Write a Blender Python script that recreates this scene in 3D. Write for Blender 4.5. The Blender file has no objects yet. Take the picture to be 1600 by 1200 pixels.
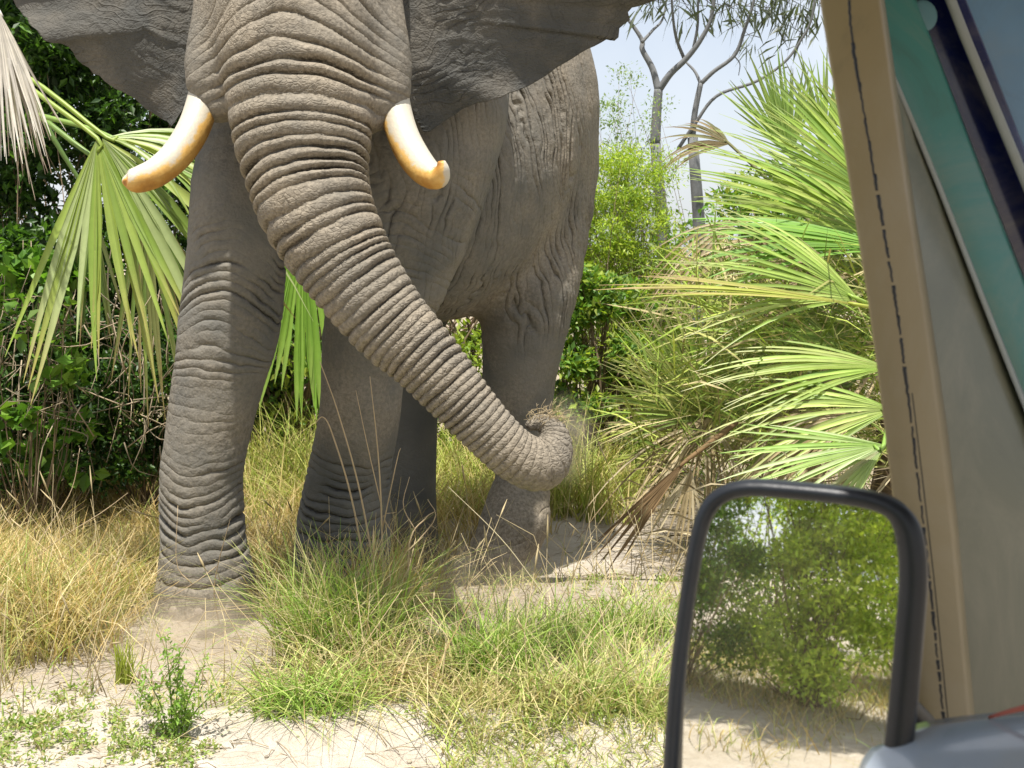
import bpy, math, random
import numpy as np
from mathutils import Vector, Matrix

# ------------------------------------------------------------------ camera, sky, sun, exposure
scene = bpy.context.scene
F, HC, HOR = 1800.0, 1.6, 400.0            # focal length and horizon of the 1600 px photograph, eye height
cam_data = bpy.data.cameras.new("camera")
cam = bpy.data.objects.new("camera", cam_data)
scene.collection.objects.link(cam)
cam.location = (0, 0, HC)
cam.rotation_euler = (math.radians(90), 0, 0)
cam_data.sensor_width = 36.0
cam_data.lens = 36.0 * F / 1600.0
cam_data.shift_y = -(600.0 - HOR) / 1600.0
cam_data.clip_start = 0.02
cam_data.clip_end = 3000.0
cam_data.dof.use_dof = True
cam_data.dof.focus_distance = 4.9
cam_data.dof.aperture_fstop = 11
scene.camera = cam

SUN_EL, SUN_AZ = math.radians(74), math.radians(193)     # azimuth clockwise from +Y: behind the camera, a little left
world = bpy.data.worlds.new("World")
scene.world = world
world.use_nodes = True
wn, wl = world.node_tree.nodes, world.node_tree.links
sky = wn.new("ShaderNodeTexSky")
sky.sky_type = 'NISHITA'
sky.sun_disc = False
sky.sun_elevation = SUN_EL
sky.sun_rotation = SUN_AZ
sky.dust_density = 2.5
sky.air_density = 1.0
# thin white cloud veil over the whole sky
wtc = wn.new("ShaderNodeTexCoord")
wnoise = wn.new("ShaderNodeTexNoise"); wnoise.inputs['Scale'].default_value = 2.2; wnoise.inputs['Detail'].default_value = 6
wramp = wn.new("ShaderNodeMapRange"); wramp.inputs[1].default_value = 0.30; wramp.inputs[2].default_value = 0.62
wramp.inputs[3].default_value = 0.35; wramp.inputs[4].default_value = 0.85
wmix = wn.new("ShaderNodeMixRGB"); wmix.inputs[2].default_value = (6.6, 6.8, 7.2, 1)
wl.new(wtc.outputs['Generated'], wnoise.inputs['Vector'])
wl.new(wnoise.outputs['Fac'], wramp.inputs[0])
wl.new(wramp.outputs[0], wmix.inputs[0])
wl.new(sky.outputs[0], wmix.inputs[1])
bg = wn["Background"]
bg.inputs['Strength'].default_value = 0.085
wl.new(wmix.outputs[0], bg.inputs['Color'])

sun_data = bpy.data.lights.new("sun", 'SUN')
sun_data.energy = 4.4
sun_data.angle = math.radians(0.9)
sun_data.color = (1.0, 0.955, 0.88)
sun = bpy.data.objects.new("sun", sun_data)
scene.collection.objects.link(sun)
sd = Vector((math.sin(SUN_AZ) * math.cos(SUN_EL), math.cos(SUN_AZ) * math.cos(SUN_EL), math.sin(SUN_EL)))
sun.rotation_euler = sd.to_track_quat('Z', 'Y').to_euler()
sun.location = (0, -5, 12)

vs = scene.view_settings
vs.view_transform = 'Standard'
vs.look = 'None'
vs.gamma = 1.0
vs.use_curve_mapping = False
vs.exposure = 0.95
scene.cycles.use_denoising = True
scene.cycles.max_bounces = 6
scene.cycles.transparent_max_bounces = 12
scene.cycles.volume_bounces = 2
scene.cycles.volume_step_rate = 3.0
scene.render.film_transparent = False

rnd = random.Random(7)
rng = np.random.default_rng(11)
COL = scene.collection.objects

# ------------------------------------------------------------------ helpers
def P(px, py, d):
    return Vector(((px - 800.0) / F * d, d, HC + (HOR - py) / F * d))
def PN(px, py, d):
    return np.array([(px - 800.0) / F * d, d, HC + (HOR - py) / F * d])

def tag(o, label=None, cat=None, group=None, kind=None):
    if label: o['label'] = label
    if cat: o['category'] = cat
    if group: o['group'] = group
    if kind: o['kind'] = kind
    return o

def empty(name, loc, label, cat, group=None):
    o = bpy.data.objects.new(name, None)
    o.empty_display_size = 0.1
    o.location = loc
    COL.link(o)
    tag(o, label, cat, group)
    return o

def np_mesh(name, V, faces, mat=None, cols=None, smooth=True):
    """V (n,3); faces: list of (m,k) int arrays"""
    me = bpy.data.meshes.new(name)
    V = np.asarray(V, dtype=np.float32)
    if not isinstance(faces, (list, tuple)): faces = [faces]
    faces = [np.asarray(f, dtype=np.int32) for f in faces if len(f)]
    me.vertices.add(len(V)); me.vertices.foreach_set('co', V.ravel())
    nl = sum(f.size for f in faces); npoly = sum(len(f) for f in faces)
    me.loops.add(nl); me.polygons.add(npoly)
    me.loops.foreach_set('vertex_index', np.concatenate([f.ravel() for f in faces]))
    st, off = [], 0
    for f in faces:
        st.append(off + np.arange(len(f)) * f.shape[1]); off += f.size
    me.polygons.foreach_set('loop_start', np.concatenate(st).astype(np.int32))
    me.polygons.foreach_set('use_smooth', np.full(npoly, smooth))
    me.update(calc_edges=True)
    if cols is not None:
        a = me.attributes.new('Col', 'FLOAT_COLOR', 'POINT')
        c = np.ones((len(V), 4), np.float32); c[:, :3] = cols
        a.data.foreach_set('color', c.ravel())
    if mat: me.materials.append(mat)
    return me

def link(name, me, parent=None, loc=None):
    o = bpy.data.objects.new(name, me)
    COL.link(o)
    if parent is not None:
        o.parent = parent
    if loc is not None: o.location = loc
    return o

def local(me, origin):
    """move mesh data so that it is relative to origin"""
    n = len(me.vertices); v = np.empty(n * 3, np.float32)
    me.vertices.foreach_get('co', v)
    v = v.reshape(-1, 3) - np.asarray(origin, np.float32)
    me.vertices.foreach_set('co', v.ravel()); me.update()
    return me

def attr(me, name, arr):
    a = me.attributes.new(name, 'FLOAT', 'POINT')
    a.data.foreach_set('value', np.asarray(arr, np.float32))

# --- numpy gradient-free value noise
def _hash(ix, iy, iz, seed):
    h = (ix.astype(np.int64) * 374761393 + iy.astype(np.int64) * 668265263 + iz.astype(np.int64) * 1274126177 + seed * 974711) & 0xFFFFFFFF
    h = ((h ^ (h >> 13)) * 1274126177) & 0xFFFFFFFF
    h = ((h ^ (h >> 16)) * 2246822519) & 0xFFFFFFFF
    return ((h ^ (h >> 15)) & 0xFFFFFF).astype(np.float32) / 16777215.0
def vnoise(p, scale, seed=0):
    q = np.asarray(p, np.float32) * scale
    i = np.floor(q).astype(np.int64); f = q - i
    f = f * f * f * (f * (f * 6 - 15) + 10)
    x, y, z = i[:, 0], i[:, 1], i[:, 2]
    fx, fy, fz = f[:, 0], f[:, 1], f[:, 2]
    r = 0
    for dx in (0, 1):
        wx = fx if dx else 1 - fx
        for dy in (0, 1):
            wy = fy if dy else 1 - fy
            for dz in (0, 1):
                wz = fz if dz else 1 - fz
                r = r + _hash(x + dx, y + dy, z + dz, seed) * wx * wy * wz
    return r * 2 - 1
def fnoise(p, scale, octv=3, seed=0):
    r, a, t = 0, 1.0, 0
    for k in range(octv):
        r = r + a * vnoise(p, scale * 2 ** k, seed + k * 17); t += a; a *= 0.5
    return r / t
def sstep(a, b, x):
    t = np.clip((x - a) / (b - a), 0, 1)
    return t * t * (3 - 2 * t)

def catmull(pts, n):
    """resample control points (m,k) to n rows with a Catmull-Rom spline"""
    pts = np.asarray(pts, float); m = len(pts)
    ext = np.vstack([2 * pts[0] - pts[1], pts, 2 * pts[-1] - pts[-2]])
    out = []
    for u in np.linspace(0, m - 1, n):
        i = min(int(u), m - 2); t = u - i
        p0, p1, p2, p3 = ext[i], ext[i + 1], ext[i + 2], ext[i + 3]
        out.append(0.5 * (2 * p1 + (p2 - p0) * t + (2 * p0 - 5 * p1 + 4 * p2 - p3) * t * t + (3 * p1 - p0 - 3 * p2 + p3) * t ** 3))
    return np.array(out)

def tube_arrays(path, rad, nseg=8, cap=True, flat=None):
    path = np.asarray(path, float); rad = np.asarray(rad, float); n = len(path)
    T = np.gradient(path, axis=0); T /= np.linalg.norm(T, axis=1)[:, None] + 1e-9
    up = np.array([0, 0, 1.0]) if abs(T[0][2]) < 0.9 else np.array([1.0, 0, 0])
    nrm = np.cross(up, T[0]); nrm /= np.linalg.norm(nrm)
    V = []
    for i in range(n):
        nrm = nrm - T[i] * np.dot(nrm, T[i]); nrm /= np.linalg.norm(nrm) + 1e-9
        b = np.cross(T[i], nrm)
        a = np.linspace(0, 2 * np.pi, nseg, endpoint=False)
        V.append(path[i] + rad[i] * (np.cos(a)[:, None] * nrm + np.sin(a)[:, None] * b))
    V = np.vstack(V)
    q = []
    for i in range(n - 1):
        for k in range(nseg):
            k2 = (k + 1) % nseg
            q.append((i * nseg + k, i * nseg + k2, (i + 1) * nseg + k2, (i + 1) * nseg + k))
    q = np.array(q)
    tri = np.zeros((0, 3), int)
    if cap:
        V = np.vstack([V, path[0] , path[-1]])
        a, b = len(V) - 2, len(V) - 1
        t = []
        for k in range(nseg):
            k2 = (k + 1) % nseg
            t.append((a, k2, k)); t.append((b, (n - 1) * nseg + k, (n - 1) * nseg + k2))
        tri = np.array(t)
    return V, q, tri

class Mass:
    """collects many small pieces with a colour per vertex into one mesh"""
    def __init__(s): s.V, s.Q, s.T, s.C, s.n = [], [], [], [], 0
    def add(s, V, q=None, t=None, col=(0.5, 0.5, 0.5)):
        V = np.asarray(V, float); c = np.broadcast_to(np.asarray(col, float), (len(V), 3))
        s.V.append(V); s.C.append(c)
        if q is not None and len(q): s.Q.append(np.asarray(q) + s.n)
        if t is not None and len(t): s.T.append(np.asarray(t) + s.n)
        s.n += len(V)
    def tube(s, path, rad, col, nseg=5):
        V, q, t = tube_arrays(path, rad, nseg); s.add(V, q, t, col)
    def mesh(s, name, mat, smooth=True):
        fs = []
        if s.Q: fs.append(np.vstack(s.Q))
        if s.T: fs.append(np.vstack(s.T))
        return np_mesh(name, np.vstack(s.V), fs, mat, np.vstack(s.C), smooth)

# ------------------------------------------------------------------ materials
class NT:
    def __init__(s, name):
        s.m = bpy.data.materials.new(name); s.m.use_nodes = True
        s.n = s.m.node_tree.nodes; s.l = s.m.node_tree.links
        s.bsdf = s.n['Principled BSDF']; s.out = s.n['Material Output']
    def node(s, t, **kw):
        nd = s.n.new(t)
        for k, v in kw.items():
            if k.startswith('i_'):
                nd.inputs[k[2:].replace('_', ' ')].default_value = v
            else: setattr(nd, k, v)
        return nd
    def val(s, x):
        return x
    def lk(s, a, b): s.l.new(a, b)
    def math(s, op, a, b=None, c=None, clamp=False):
        nd = s.n.new('ShaderNodeMath'); nd.operation = op; nd.use_clamp = clamp
        for i, v in enumerate((a, b, c)):
            if v is None: continue
            if isinstance(v, (int, float)): nd.inputs[i].default_value = v
            else: s.l.new(v, nd.inputs[i])
        return nd.outputs[0]
    def attr(s, name):
        nd = s.n.new('ShaderNodeAttribute'); nd.attribute_name = name; return nd
    def noise(s, scale, detail=4, rough=0.55, vec=None, dist=0.0):
        nd = s.n.new('ShaderNodeTexNoise'); nd.inputs['Scale'].default_value = scale
        nd.inputs['Detail'].default_value = detail; nd.inputs['Roughness'].default_value = rough
        nd.inputs['Distortion'].default_value = dist
        s.l.new(vec if vec is not None else s.coord(), nd.inputs['Vector'])
        return nd.outputs['Fac']
    def coord(s):
        if not hasattr(s, '_tc'): s._tc = s.n.new('ShaderNodeTexCoord')
        return s._tc.outputs['Object']
    def ramp(s, fac, stops):
        nd = s.n.new('ShaderNodeValToRGB'); s.l.new(fac, nd.inputs[0])
        e = nd.color_ramp.elements
        while len(e) < len(stops): e.new(0.5)
        for el, (p, c) in zip(e, stops):
            el.position = p; el.color = (c[0], c[1], c[2], 1) if not isinstance(c, (int, float)) else (c, c, c, 1)
        return nd.outputs[0]
    def mix(s, fac, a, b, mode='MIX'):
        nd = s.n.new('ShaderNodeMixRGB'); nd.blend_type = mode
        for i, v in enumerate((fac, a, b)):
            if isinstance(v, (int, float)): nd.inputs[i].default_value = v
            elif isinstance(v, tuple): nd.inputs[i].default_value = (*v, 1)
            else: s.l.new(v, nd.inputs[i])
        return nd.outputs[0]
    def bump(s, h, strength=1.0, dist=0.01, normal=None):
        nd = s.n.new('ShaderNodeBump'); nd.inputs['Strength'].default_value = strength
        nd.inputs['Distance'].default_value = dist
        s.l.new(h, nd.inputs['Height'])
        if normal is not None: s.l.new(normal, nd.inputs['Normal'])
        return nd.outputs[0]
    def base(s, c, rough=0.7, spec=0.3):
        if isinstance(c, tuple): s.bsdf.inputs['Base Color'].default_value = (*c, 1)
        else: s.l.new(c, s.bsdf.inputs['Base Color'])
        if isinstance(rough, (int, float)): s.bsdf.inputs['Roughness'].default_value = rough
        else: s.l.new(rough, s.bsdf.inputs['Roughness'])
        s.bsdf.inputs['Specular IOR Level'].default_value = spec
        return s

def mat_foliage(name, trans=0.35, rough=0.5, spec=0.4, vary=0.25, nscale=9.0):
    t = NT(name)
    a = t.attr('Col').outputs['Color']
    nz = t.noise(nscale, 3)
    dark = t.mix(1.0, a, (1 - vary, 1 - vary, 1 - vary * 1.1), 'MULTIPLY')
    lite = t.mix(1.0, a, (1 + vary, 1 + vary * 0.9, 1 + vary * 0.7), 'MULTIPLY')
    c = t.mix(nz, dark, lite)
    t.base(c, rough, spec)
    if trans > 0:
        tr = t.node('ShaderNodeBsdfTranslucent')
        tc = t.mix(1.0, c, (1.15, 1.2, 0.6), 'MULTIPLY'); t.lk(tc, tr.inputs['Color'])
        mx = t.node('ShaderNodeMixShader'); mx.inputs[0].default_value = trans
        t.lk(t.bsdf.outputs[0], mx.inputs[1]); t.lk(tr.outputs[0], mx.inputs[2])
        t.lk(mx.outputs[0], t.out.inputs['Surface'])
    return t.m

M = {}
M['leaf'] = mat_foliage('foliage_leaf', 0.45, 0.45, 0.45)
M['palm'] = mat_foliage('palm_leaf', 0.30, 0.42, 0.45, 0.18, 14)
M['dry'] = mat_foliage('dry_leaf', 0.15, 0.75, 0.15, 0.3, 12)
M['grass'] = mat_foliage('grass_blade', 0.30, 0.6, 0.2, 0.25, 5)
M['bark'] = mat_foliage('bark', 0.0, 0.85, 0.15, 0.35, 25)

# ------------------------------------------------------------------ terrain height (used by everything that stands on it)
def gz(x, y):
    x = np.asarray(x, float); y = np.asarray(y, float)
    z = -0.24 * sstep(5.5, 6.7, y) + 0.05 * sstep(7.5, 14, y)
    p = np.stack([x.ravel(), y.ravel(), np.zeros(x.size)], 1)
    n = fnoise(p, 0.9, 3, 5).reshape(x.shape)
    n2 = fnoise(p, 5.0, 3, 9).reshape(x.shape)
    amp = 0.03 * sstep(3.3, 4.6, y) + 0.014
    n3 = fnoise(p, 1.7, 2, 3).reshape(x.shape)
    # low crumbling bank where the sand of the track meets the verge
    edge = 3.86 + 0.16 * n3 - 0.05 * np.sin(x * 2.1)
    bank = 0.055 * np.exp(-((y - edge) / 0.16) ** 2) * sstep(-2.0, -0.4, x) * (1 - 0.7 * sstep(0.3, 0.8, x))
    return z + amp * n + 0.015 * n2 + bank
def gzs(x, y):
    return float(gz(np.array([x]), np.array([y]))[0])

# ------------------------------------------------------------------ elephant
def ring_pts(rows):
    """rows (px, py, depth, radius_px) -> (n,4) world x,y,z,radius"""
    out = []
    for (px, py, d, r) in rows:
        p = PN(px, py, d); out.append([p[0], p[1], p[2], r * d / F])
    return np.array(out)

CH = {}     # name -> (polyline (n,4), zscale)
def chain(name, pts, n, zs=1.0):
    CH[name] = (catmull(pts, n), zs)

trunk_rows = [(468, -60, 4.86, 150), (468, 20, 4.76, 140), (468, 80, 4.67, 128), (470, 140, 4.59, 117), (472, 200, 4.53, 108), (478, 260, 4.48, 96),
              (493, 322, 4.43, 88), (520, 376, 4.40, 81), (552, 428, 4.38, 73), (608, 503, 4.36, 65),
              (662, 556, 4.34, 57), (717, 620, 4.32, 50), (765, 674, 4.31, 45), (806, 712, 4.31, 43), (844, 727, 4.33, 43),
              (862, 710, 4.36, 35), (868, 688, 4.39, 27), (860, 668, 4.41, 20), (844, 660, 4.41, 15), (830, 664, 4.40, 12)]
chain('trunk', ring_pts(trunk_rows), 46)
chain('head', np.array([[*PN(468, -175, 5.05), .44], [*PN(468, -100, 4.98), .46], [*PN(468, -10, 4.86), .385], [*PN(468, 70, 4.74), .30]]), 12)
chain('jaw', np.array([[*PN(470, 60, 5.05), .30], [*PN(470, 180, 4.95), .22], [*PN(471, 270, 4.82), .12]]), 8)
chain('sheath_l', ring_pts([(382, -70, 4.86, 66), (358, 0, 4.78, 50), (342, 60, 4.72, 46), (331, 122, 4.68, 41), (343, 165, 4.66, 28)]), 10)
chain('sheath_r', ring_pts([(556, -70, 4.86, 66), (578, 0, 4.78, 50), (592, 60, 4.72, 46), (603, 130, 4.68, 41), (592, 174, 4.66, 28)]), 10)
chain('neck', np.array([[*PN(468, -80, 5.15), .44], [-0.84, 5.5, 2.62, .50], [-0.8, 5.9, 2.45, .60]]), 8)
chain('torso', np.array([[-0.95, 5.60, 2.38, .44], [-0.84, 5.9, 2.30, .57], [-0.45, 6.45, 2.06, .68], [-0.15, 7.0, 2.52, .685], [-0.10, 7.35, 2.45, .5]]), 16, 1.25)
chain('leg_fr', np.vstack([[[-1.14, 5.62, 2.35, .36], [-1.22, 5.44, 2.02, .27]],
      ring_pts([(374, 300, 5.34, 75), (370, 400, 5.31, 77), (360, 500, 5.30, 79), (341, 600, 5.28, 71), (321, 700, 5.25, 65),
                (315, 760, 5.25, 65), (318, 840, 5.25, 64), (321, 895, 5.25, 71), (321, 950, 5.25, 80), (321, 985, 5.25, 82)])]), 24)
chain('leg_fl', np.vstack([[[-0.42, 5.85, 2.45, .40]],
      ring_pts([(664, 190, 5.62, 126), (642, 310, 5.62, 112), (604, 440, 5.66, 93), (570, 555, 5.70, 69), (562, 650, 5.70, 64),
                (546, 735, 5.78, 65), (537, 810, 5.82, 71), (535, 880, 5.82, 75), (535, 940, 5.8, 78)])]), 20)
chain('leg_hl', np.vstack([[[0.05, 6.98, 2.10, .47], [0.055, 6.8, 1.62, .375]],
      ring_pts([(822, 470, 6.62, 76), (814, 560, 6.60, 61), (808, 650, 6.62, 53), (816, 738, 6.68, 42), (810, 785, 6.62, 49),
                (803, 820, 6.56, 54), (782, 858, 6.50, 45)])]), 22)
chain('leg_hr', np.vstack([[[-0.52, 7.1, 1.95, .42]],
      ring_pts([(630, 480, 7.0, 72), (638, 580, 7.0, 48), (641, 700, 7.0, 40), (641, 800, 7.0, 40), (641, 880, 7.0, 47), (641, 930, 7.0, 50)])]), 14)

ORDER = [('torso', .0), ('neck', .15), ('head', .12), ('jaw', .06), ('sheath_l', .07), ('sheath_r', .07),
         ('trunk', .07), ('leg_fr', .10), ('leg_fl', .045), ('leg_hl', .09), ('leg_hr', .10)]
FEET = {'leg_fr': -0.02, 'leg_fl': -0.02, 'leg_hl': -0.22, 'leg_hr': -0.24}

def chain_dist(p, name, margin=0.3, want_s=False):
    poly, zs = CH[name]
    D = np.full(len(p), 9.0, np.float32); S = np.zeros(len(p), np.float32) if want_s else None
    seglen = np.linalg.norm(np.diff(poly[:, :3], axis=0), axis=1); cum = np.concatenate([[0], np.cumsum(seglen)])
    plo, phi = p.min(0), p.max(0)
    small = (phi - plo).max() < 0.6
    for i in range(len(poly) - 1):
        a, b = poly[i], poly[i + 1]; R = max(a[3], b[3]) * zs + margin
        l, h = np.minimum(a[:3], b[:3]) - R, np.maximum(a[:3], b[:3]) + R
        if np.any(l > phi) or np.any(h < plo): continue
        sel = slice(None) if small else np.where(np.all((p > l) & (p < h), axis=1))[0]
        q = p[sel]
        if not len(q): continue
        sc = np.array([1, 1, 1 / zs], np.float32)
        A = (a[:3] * sc).astype(np.float32); B = (b[:3] * sc).astype(np.float32); q = q * sc
        ab = B - A; t = np.clip(((q - A) @ ab) / (ab @ ab + 1e-9), 0, 1)
        r = q - A - t[:, None] * ab
        dd = np.sqrt(np.einsum('ij,ij->i', r, r)) - (a[3] + (b[3] - a[3]) * t)
        cur = D[sel]; upd = dd < cur
        D[sel] = np.where(upd, dd, cur)
        if want_s: S[sel] = np.where(upd, cum[i] + t * seglen[i], S[sel])
    if want_s: return D, S
    return D

def sdf(p, margin=0.3):
    D = None
    for name, k in ORDER:
        d = chain_dist(p, name, margin)
        if name in FEET: d = np.maximum(d, FEET[name] - p[:, 2])
        if D is None: D = d
        else:
            h = np.clip(0.5 + 0.5 * (D - d) / k, 0, 1)
            D = D * (1 - h) + d * h - k * h * (1 - h)
    return D

def surface_nets(ax, ay, az, f):
    s = f < 0
    n = f.shape
    def c(i, j, k): return s[i:n[0] - 1 + i, j:n[1] - 1 + j, k:n[2] - 1 + k]
    cnt = np.zeros((n[0] - 1, n[1] - 1, n[2] - 1), np.uint8)
    for i in (0, 1):
        for j in (0, 1):
            for k in (0, 1): cnt += c(i, j, k)
    I, J, K = np.where((cnt > 0) & (cnt < 8))
    idx = np.full(cnt.shape, -1, np.int32); idx[I, J, K] = np.arange(len(I))
    acc = np.zeros((len(I), 3), np.float32); w = np.zeros(len(I), np.float32)
    corners = [(i, j, k) for i in (0, 1) for j in (0, 1) for k in (0, 1)]
    for a in corners:
        for axis in range(3):
            if a[axis]: continue
            b = list(a); b[axis] = 1
            fa = f[I + a[0], J + a[1], K + a[2]]; fb = f[I + b[0], J + b[1], K + b[2]]
            m = (fa < 0) != (fb < 0)
            t = np.where(m, fa / (fa - fb + 1e-12), 0)
            pos = np.tile(np.array(a, np.float32), (len(I), 1)); pos[:, axis] = t
            acc += pos * m[:, None]; w += m
    acc /= w[:, None]
    V = np.stack([ax[I] + acc[:, 0] * (ax[I + 1] - ax[I]), ay[J] + acc[:, 1] * (ay[J + 1] - ay[J]), az[K] + acc[:, 2] * (az[K + 1] - az[K])], 1)
    Q = []
    m = s[:-1, 1:-1, 1:-1] != s[1:, 1:-1, 1:-1]; i, j, k = np.where(m); j += 1; k += 1
    q = np.stack([idx[i, j - 1, k - 1], idx[i, j, k - 1], idx[i, j, k], idx[i, j - 1, k]], 1)
    fl = s[i, j, k]; q[~fl] = q[~fl][:, ::-1]; Q.append(q)
    m = s[1:-1, :-1, 1:-1] != s[1:-1, 1:, 1:-1]; i, j, k = np.where(m); i += 1; k += 1
    q = np.stack([idx[i - 1, j, k - 1], idx[i - 1, j, k], idx[i, j, k], idx[i, j, k - 1]], 1)
    fl = s[i, j, k]; q[~fl] = q[~fl][:, ::-1]; Q.append(q)
    m = s[1:-1, 1:-1, :-1] != s[1:-1, 1:-1, 1:]; i, j, k = np.where(m); i += 1; j += 1
    q = np.stack([idx[i - 1, j - 1, k], idx[i, j - 1, k], idx[i, j, k], idx[i - 1, j, k]], 1)
    fl = s[i, j, k]; q[~fl] = q[~fl][:, ::-1]; Q.append(q)
    return V, np.vstack(Q)

def build_sdf_mesh():
    ax = np.arange(-1.75, 0.75, 0.0095).astype(np.float32)
    ay = np.concatenate([np.arange(4.08, 5.45, 0.0085), np.arange(5.45, 7.95, 0.014)]).astype(np.float32)
    az = np.concatenate([np.arange(-0.30, 2.75, 0.0095), np.arange(2.75, 3.6, 0.02)]).astype(np.float32)
    B = 6
    def pad(a):
        r = (-len(a)) % B
        return np.concatenate([a, a[-1] + (a[-1] - a[-2]) * np.arange(1, r + 1)]).astype(np.float32) if r else a
    ax, ay, az = pad(ax), pad(ay), pad(az)
    cx, cy, cz = [a.reshape(-1, B).mean(1) for a in (ax, ay, az)]
    G = np.stack(np.meshgrid(cx, cy, cz, indexing='ij'), -1).reshape(-1, 3).astype(np.float32)
    dc = sdf(G, 0.4)
    near = np.abs(dc) < 0.065
    f = np.repeat(np.repeat(np.repeat(dc.reshape(len(cx), len(cy), len(cz)), B, 0), B, 1), B, 2).astype(np.float32)
    bi = np.stack(np.where(near.reshape(len(cx), len(cy), len(cz))), 1)
    o = np.arange(B)
    oi, oj, ok = [a.ravel() for a in np.meshgrid(o, o, o, indexing='ij')]
    key = ((bi[:, 0] // 5) * 1000 + bi[:, 1] // 5) * 1000 + bi[:, 2] // 5
    order = np.argsort(key, kind='stable'); bi = bi[order]; key = key[order]
    cuts = np.concatenate([[0], np.where(np.diff(key))[0] + 1, [len(key)]])
    for c0, c1 in zip(cuts[:-1], cuts[1:]):
        g = bi[c0:c1]
        I = (g[:, 0][:, None] * B + oi).ravel(); J = (g[:, 1][:, None] * B + oj).ravel(); K = (g[:, 2][:, None] * B + ok).ravel()
        f[I, J, K] = sdf(np.stack([ax[I], ay[J], az[K]], 1), 0.2)
    return surface_nets(ax, ay, az, f)

def vert_normals(V, Q):
    a, b, c, d = V[Q[:, 0]], V[Q[:, 1]], V[Q[:, 2]], V[Q[:, 3]]
    fn = np.cross(c - a, d - b)
    N = np.zeros_like(V)
    for k in range(4):
        for ax_ in range(3):
            N[:, ax_] += np.bincount(Q[:, k], fn[:, ax_], len(V))
    return N / (np.linalg.norm(N, axis=1)[:, None] + 1e-9)

def laplace(V, Q, it, lam=0.5):
    E = np.vstack([Q[:, [0, 1]], Q[:, [1, 2]], Q[:, [2, 3]], Q[:, [3, 0]]])
    deg = np.bincount(E[:, 0], minlength=len(V)) + np.bincount(E[:, 1], minlength=len(V))
    lone = deg == 0; deg = np.maximum(deg, 1)
    for _ in range(it):
        S = np.zeros_like(V)
        for ax_ in range(3):
            S[:, ax_] = np.bincount(E[:, 0], V[E[:, 1], ax_], len(V)) + np.bincount(E[:, 1], V[E[:, 0], ax_], len(V))
        V = V + lam * np.where(lone[:, None], 0, S / deg[:, None] - V)
    return V

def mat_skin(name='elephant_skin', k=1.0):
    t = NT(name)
    h = None
    n26 = t.noise(26, 2, 0.6)
    wob = t.math('MULTIPLY', t.math('SUBTRACT', n26, 0.5), 0.26)
    def groove(pname, aname, pw):
        ph = t.attr(pname).outputs['Fac']; am = t.attr(aname).outputs['Fac']
        tri = t.math('MULTIPLY', t.math('PINGPONG', t.math('ADD', ph, wob), 0.5), 2.0)
        g = t.math('SUBTRACT', t.math('POWER', t.math('MAXIMUM', tri, 0.0005), pw), 1.0)
        e = t.math('POWER', 2.718, t.math('MULTIPLY', t.math('MULTIPLY', tri, tri), -28.0))
        g = t.math('SUBTRACT', t.math('MULTIPLY', g, 0.55), t.math('MULTIPLY', e, 0.6))
        return t.math('MULTIPLY', g, am)
    for pn, an, pw in (('ph_t', 'am_t', 0.30), ('ph_l', 'am_l', 0.35), ('ph_f', 'am_f', 0.40)):
        g = groove(pn, an, pw)
        h = g if h is None else t.math('ADD', h, g)
    # crackled hide: cells between creases
    nzv = t.node('ShaderNodeTexNoise'); nzv.inputs['Scale'].default_value = 18; nzv.inputs['Detail'].default_value = 2
    t.lk(t.coord(), nzv.inputs['Vector'])
    sc = t.node('ShaderNodeVectorMath', operation='SCALE'); t.lk(nzv.outputs['Color'], sc.inputs[0]); sc.inputs['Scale'].default_value = 0.05
    add = t.node('ShaderNodeVectorMath', operation='ADD'); t.lk(t.coord(), add.inputs[0]); t.lk(sc.outputs[0], add.inputs[1])
    st = t.node('ShaderNodeVectorMath', operation='MULTIPLY'); t.lk(add.outputs[0], st.inputs[0]); st.inputs[1].default_value = (0.85, 0.85, 1.5)
    def crackle(scale, w):
        v = t.node('ShaderNodeTexVoronoi'); v.feature = 'DISTANCE_TO_EDGE'; v.inputs['Scale'].default_value = scale
        t.lk(st.outputs[0], v.inputs['Vector'])
        return t.math('MINIMUM', t.math('DIVIDE', v.outputs['Distance'], w), 1.0)
    am_c = t.attr('am_c').outputs['Fac']
    c1 = t.math('MULTIPLY', t.math('MULTIPLY', t.math('SUBTRACT', crackle(40, 0.16), 1.0), 0.0021), am_c)
    nz = t.math('MULTIPLY', t.math('SUBTRACT', t.noise(120, 2, 0.6), 0.5), 0.0022)
    nz2 = t.math('MULTIPLY', t.math('SUBTRACT', n26, 0.5), 0.008)
    h = t.math('ADD', h, t.math('ADD', c1, t.math('ADD', nz, nz2)))
    nrm = t.bump(h, 1.0, 1.0)
    # hide colour: grey hide under a coat of brown dust, own patches
    big = t.ramp(t.noise(2.3, 2, 0.6), [(0.35, 0.0), (0.68, 1.0)])
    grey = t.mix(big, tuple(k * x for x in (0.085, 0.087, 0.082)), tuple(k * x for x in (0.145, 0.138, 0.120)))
    dust = t.attr('dust').outputs['Fac']
    spk = t.ramp(t.noise(60, 3, 0.7), [(0.35, 0.0), (0.65, 1.0)])
    dusty = t.mix(spk, (0.155, 0.128, 0.092), (0.310, 0.262, 0.196))
    fac = t.math('ADD', dust, t.math('MULTIPLY', t.math('SUBTRACT', t.noise(5, 2), 0.5), 0.9), clamp=True)
    col = t.mix(fac, grey, dusty)
    t.base(col, 0.85, 0.22)
    t.lk(nrm, t.bsdf.inputs['Normal'])
    return t.m
M['skin'] = mat_skin()

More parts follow.
